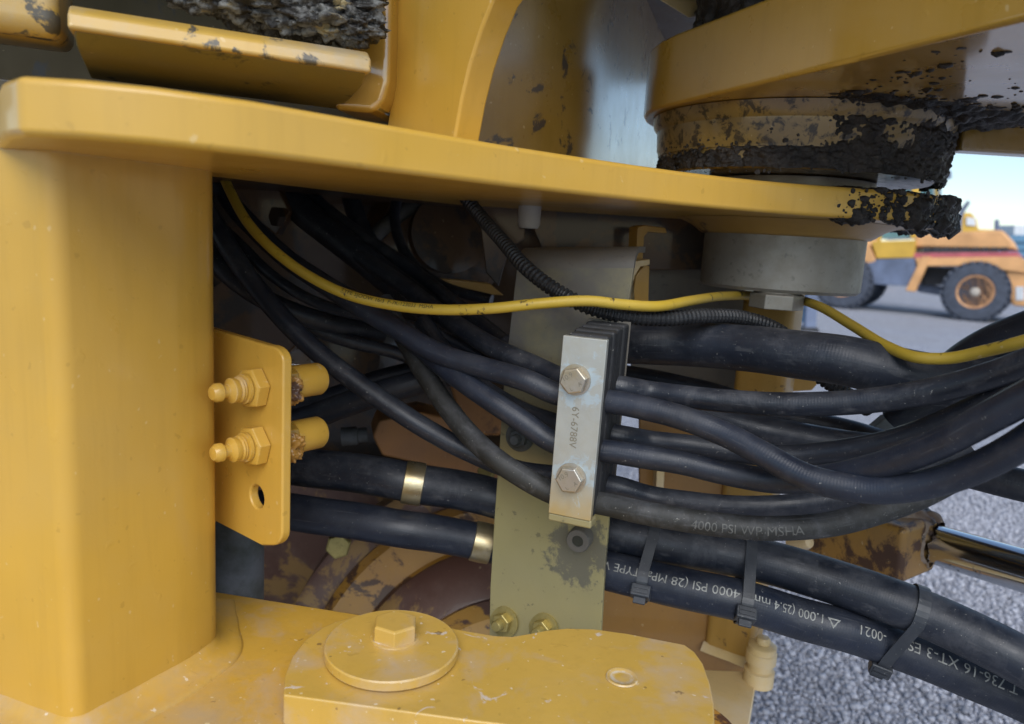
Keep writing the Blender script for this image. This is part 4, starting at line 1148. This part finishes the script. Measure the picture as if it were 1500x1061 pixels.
far('counterweight', [(1472, 392), (1530, 402), (1530, 452), (1482, 448), (1474, 420)], 'orange_far', .2, 1.8, bev=.06)
far('rear_lamp', [(1488, 420), (1500, 420), (1500, 440), (1488, 440)], 'white_far', .17, .05, bev=0)
far('axle', [(1340, 415), (1420, 425), (1420, 440), (1345, 428)], 'grey_far', .9, .3)
cabp = [(1284, 353), (1290, 262), (1372, 258), (1378, 346)]
far('cab_glass', [(1290, 350), (1295, 272), (1366, 268), (1372, 346)], 'glass_far', .55, 1.2, bev=0)
far('cab_roof', [(1284, 268), (1286, 256), (1376, 252), (1378, 263)], 'yellow_far', .45, 1.4, bev=.03)
for a, b_ in (((1284, 354), (1290, 262)), ((1334, 350), (1336, 262)), ((1371, 347), (1368, 262))):
    wv = 6 if a[0] != 1334 else 11
    for off in (.47, 1.75):
        far('cab_pillar', [(a[0], a[1]), (b_[0], b_[1]), (b_[0] + wv, b_[1]), (a[0] + wv, a[1])], 'yellow_far', off, .08, bev=.01)
far('mirror', [(1380, 262), (1380, 251), (1386, 248), (1393, 250), (1394, 260), (1388, 263)], 'grey_far', .1, .08)
far('mirror_arm', [(1374, 262), (1376, 257), (1384, 255), (1384, 259)], 'grey_far', .14, .05, bev=0)
far('handrail', [(1374, 345), (1376, 266), (1379, 266), (1377, 345)], 'blue_far', .35, .05, bev=0)
far('exhaust_pipe', [(1399, 342), (1404, 312), (1410, 302), (1418, 293), (1421, 297), (1413, 309), (1410, 318), (1408, 342)], 'grey_far', .9, .10, bev=.02)
# another yellow machine behind, a container and a stand
YM = thing('yellow_machine', 'pale yellow machine parked behind the orange loader', 'machine', PZ(1410, 440, -1.3))
yo_ = (PZ(1410, 418, -1.3).x, PZ(1410, 418, -1.3).y)
far('body', [(1376, 350), (1378, 311), (1424, 312), (1432, 322), (1434, 336), (1462, 337), (1462, 350)], 'yellow_far', 0, 3.0, YM, .1, yo_, 0)
far('window', [(1416, 318), (1428, 320), (1430, 331), (1416, 330)], 'white_far', 0, .1, YM, 0, (yo_[0], yo_[1] - .12), 0)
far('chassis', [(1376, 352), (1462, 352), (1462, 404), (1376, 404)], 'dark_far', 0, 2.6, YM, .05, (yo_[0], yo_[1] + .1), 0)
for x in (1392, 1446):
    far('wheel', [(x + 16 * math.cos(R(a)), 402 + 16 * math.sin(R(a))) for a in range(0, 360, 20)], 'tyre', 0, .6, YM, 0, (yo_[0], yo_[1] - .2), 0)
bo2 = PZ(1480, 414, -1.3)
CT = thing('storage_container', 'blue ribbed storage container far off at the right edge', 'container', bo2)
far('body', [(1448, 410), (1450, 345), (1560, 345), (1560, 418)], 'blue_far', 0, 5, CT, .05, (bo2.x, bo2.y), 0)
for k in range(5):
    far('rib', [(1452, 350 + k * 11), (1560, 351 + k * 11), (1560, 355 + k * 11), (1452, 354 + k * 11)], 'blue_far', 0, .2, CT, 0, (bo2.x, bo2.y - .2), 0)
far('roof_unit', [(1485, 345), (1486, 330), (1512, 331), (1512, 345)], 'white_far', 0, 2, CT, .05, (bo2.x, bo2.y + .4), 0)
far('lamp_mast', [(1458, 345), (1459, 322), (1464, 322), (1464, 345)], 'grey_far', 0, .2, CT, 0, (bo2.x, bo2.y + .3), 0)
so = PZ(1185, 486, -1.3)
ST = thing('steel_stand', 'grey steel stand with a square leg on the gravel behind the hoses', 'stand', so)
far('leg', [(1180, 481), (1184, 400), (1200, 400), (1196, 481)], 'grey_far', 0, .15, ST, .01, (so.x, so.y), 0)
far('foot', [(1174, 487), (1178, 480), (1198, 480), (1202, 487)], 'dark_far', 0, .2, ST, .01, (so.x, so.y - .02), 0)
far('side_plate', [(1150, 470), (1152, 400), (1184, 400), (1181, 473)], 'blue_far', 0, .06, ST, .005, (so.x, so.y + .16), 0)
OM = thing('orange_machine', 'orange machine with a white panel glimpsed between the two mud caked rims', 'machine', PZ(1275, 430, -1.3))
oo = PZ(1275, 422, -1.3)
far('body', [(1235, 420), (1240, 268), (1288, 266), (1286, 420)], 'orange_far', 0, 2.5, OM, .05, (oo.x, oo.y), 0)
far('panel', [(1285, 300), (1288, 266), (1322, 268), (1318, 300)], 'white_far', 0, 2.5, OM, .05, (oo.x, oo.y + .2), 0)
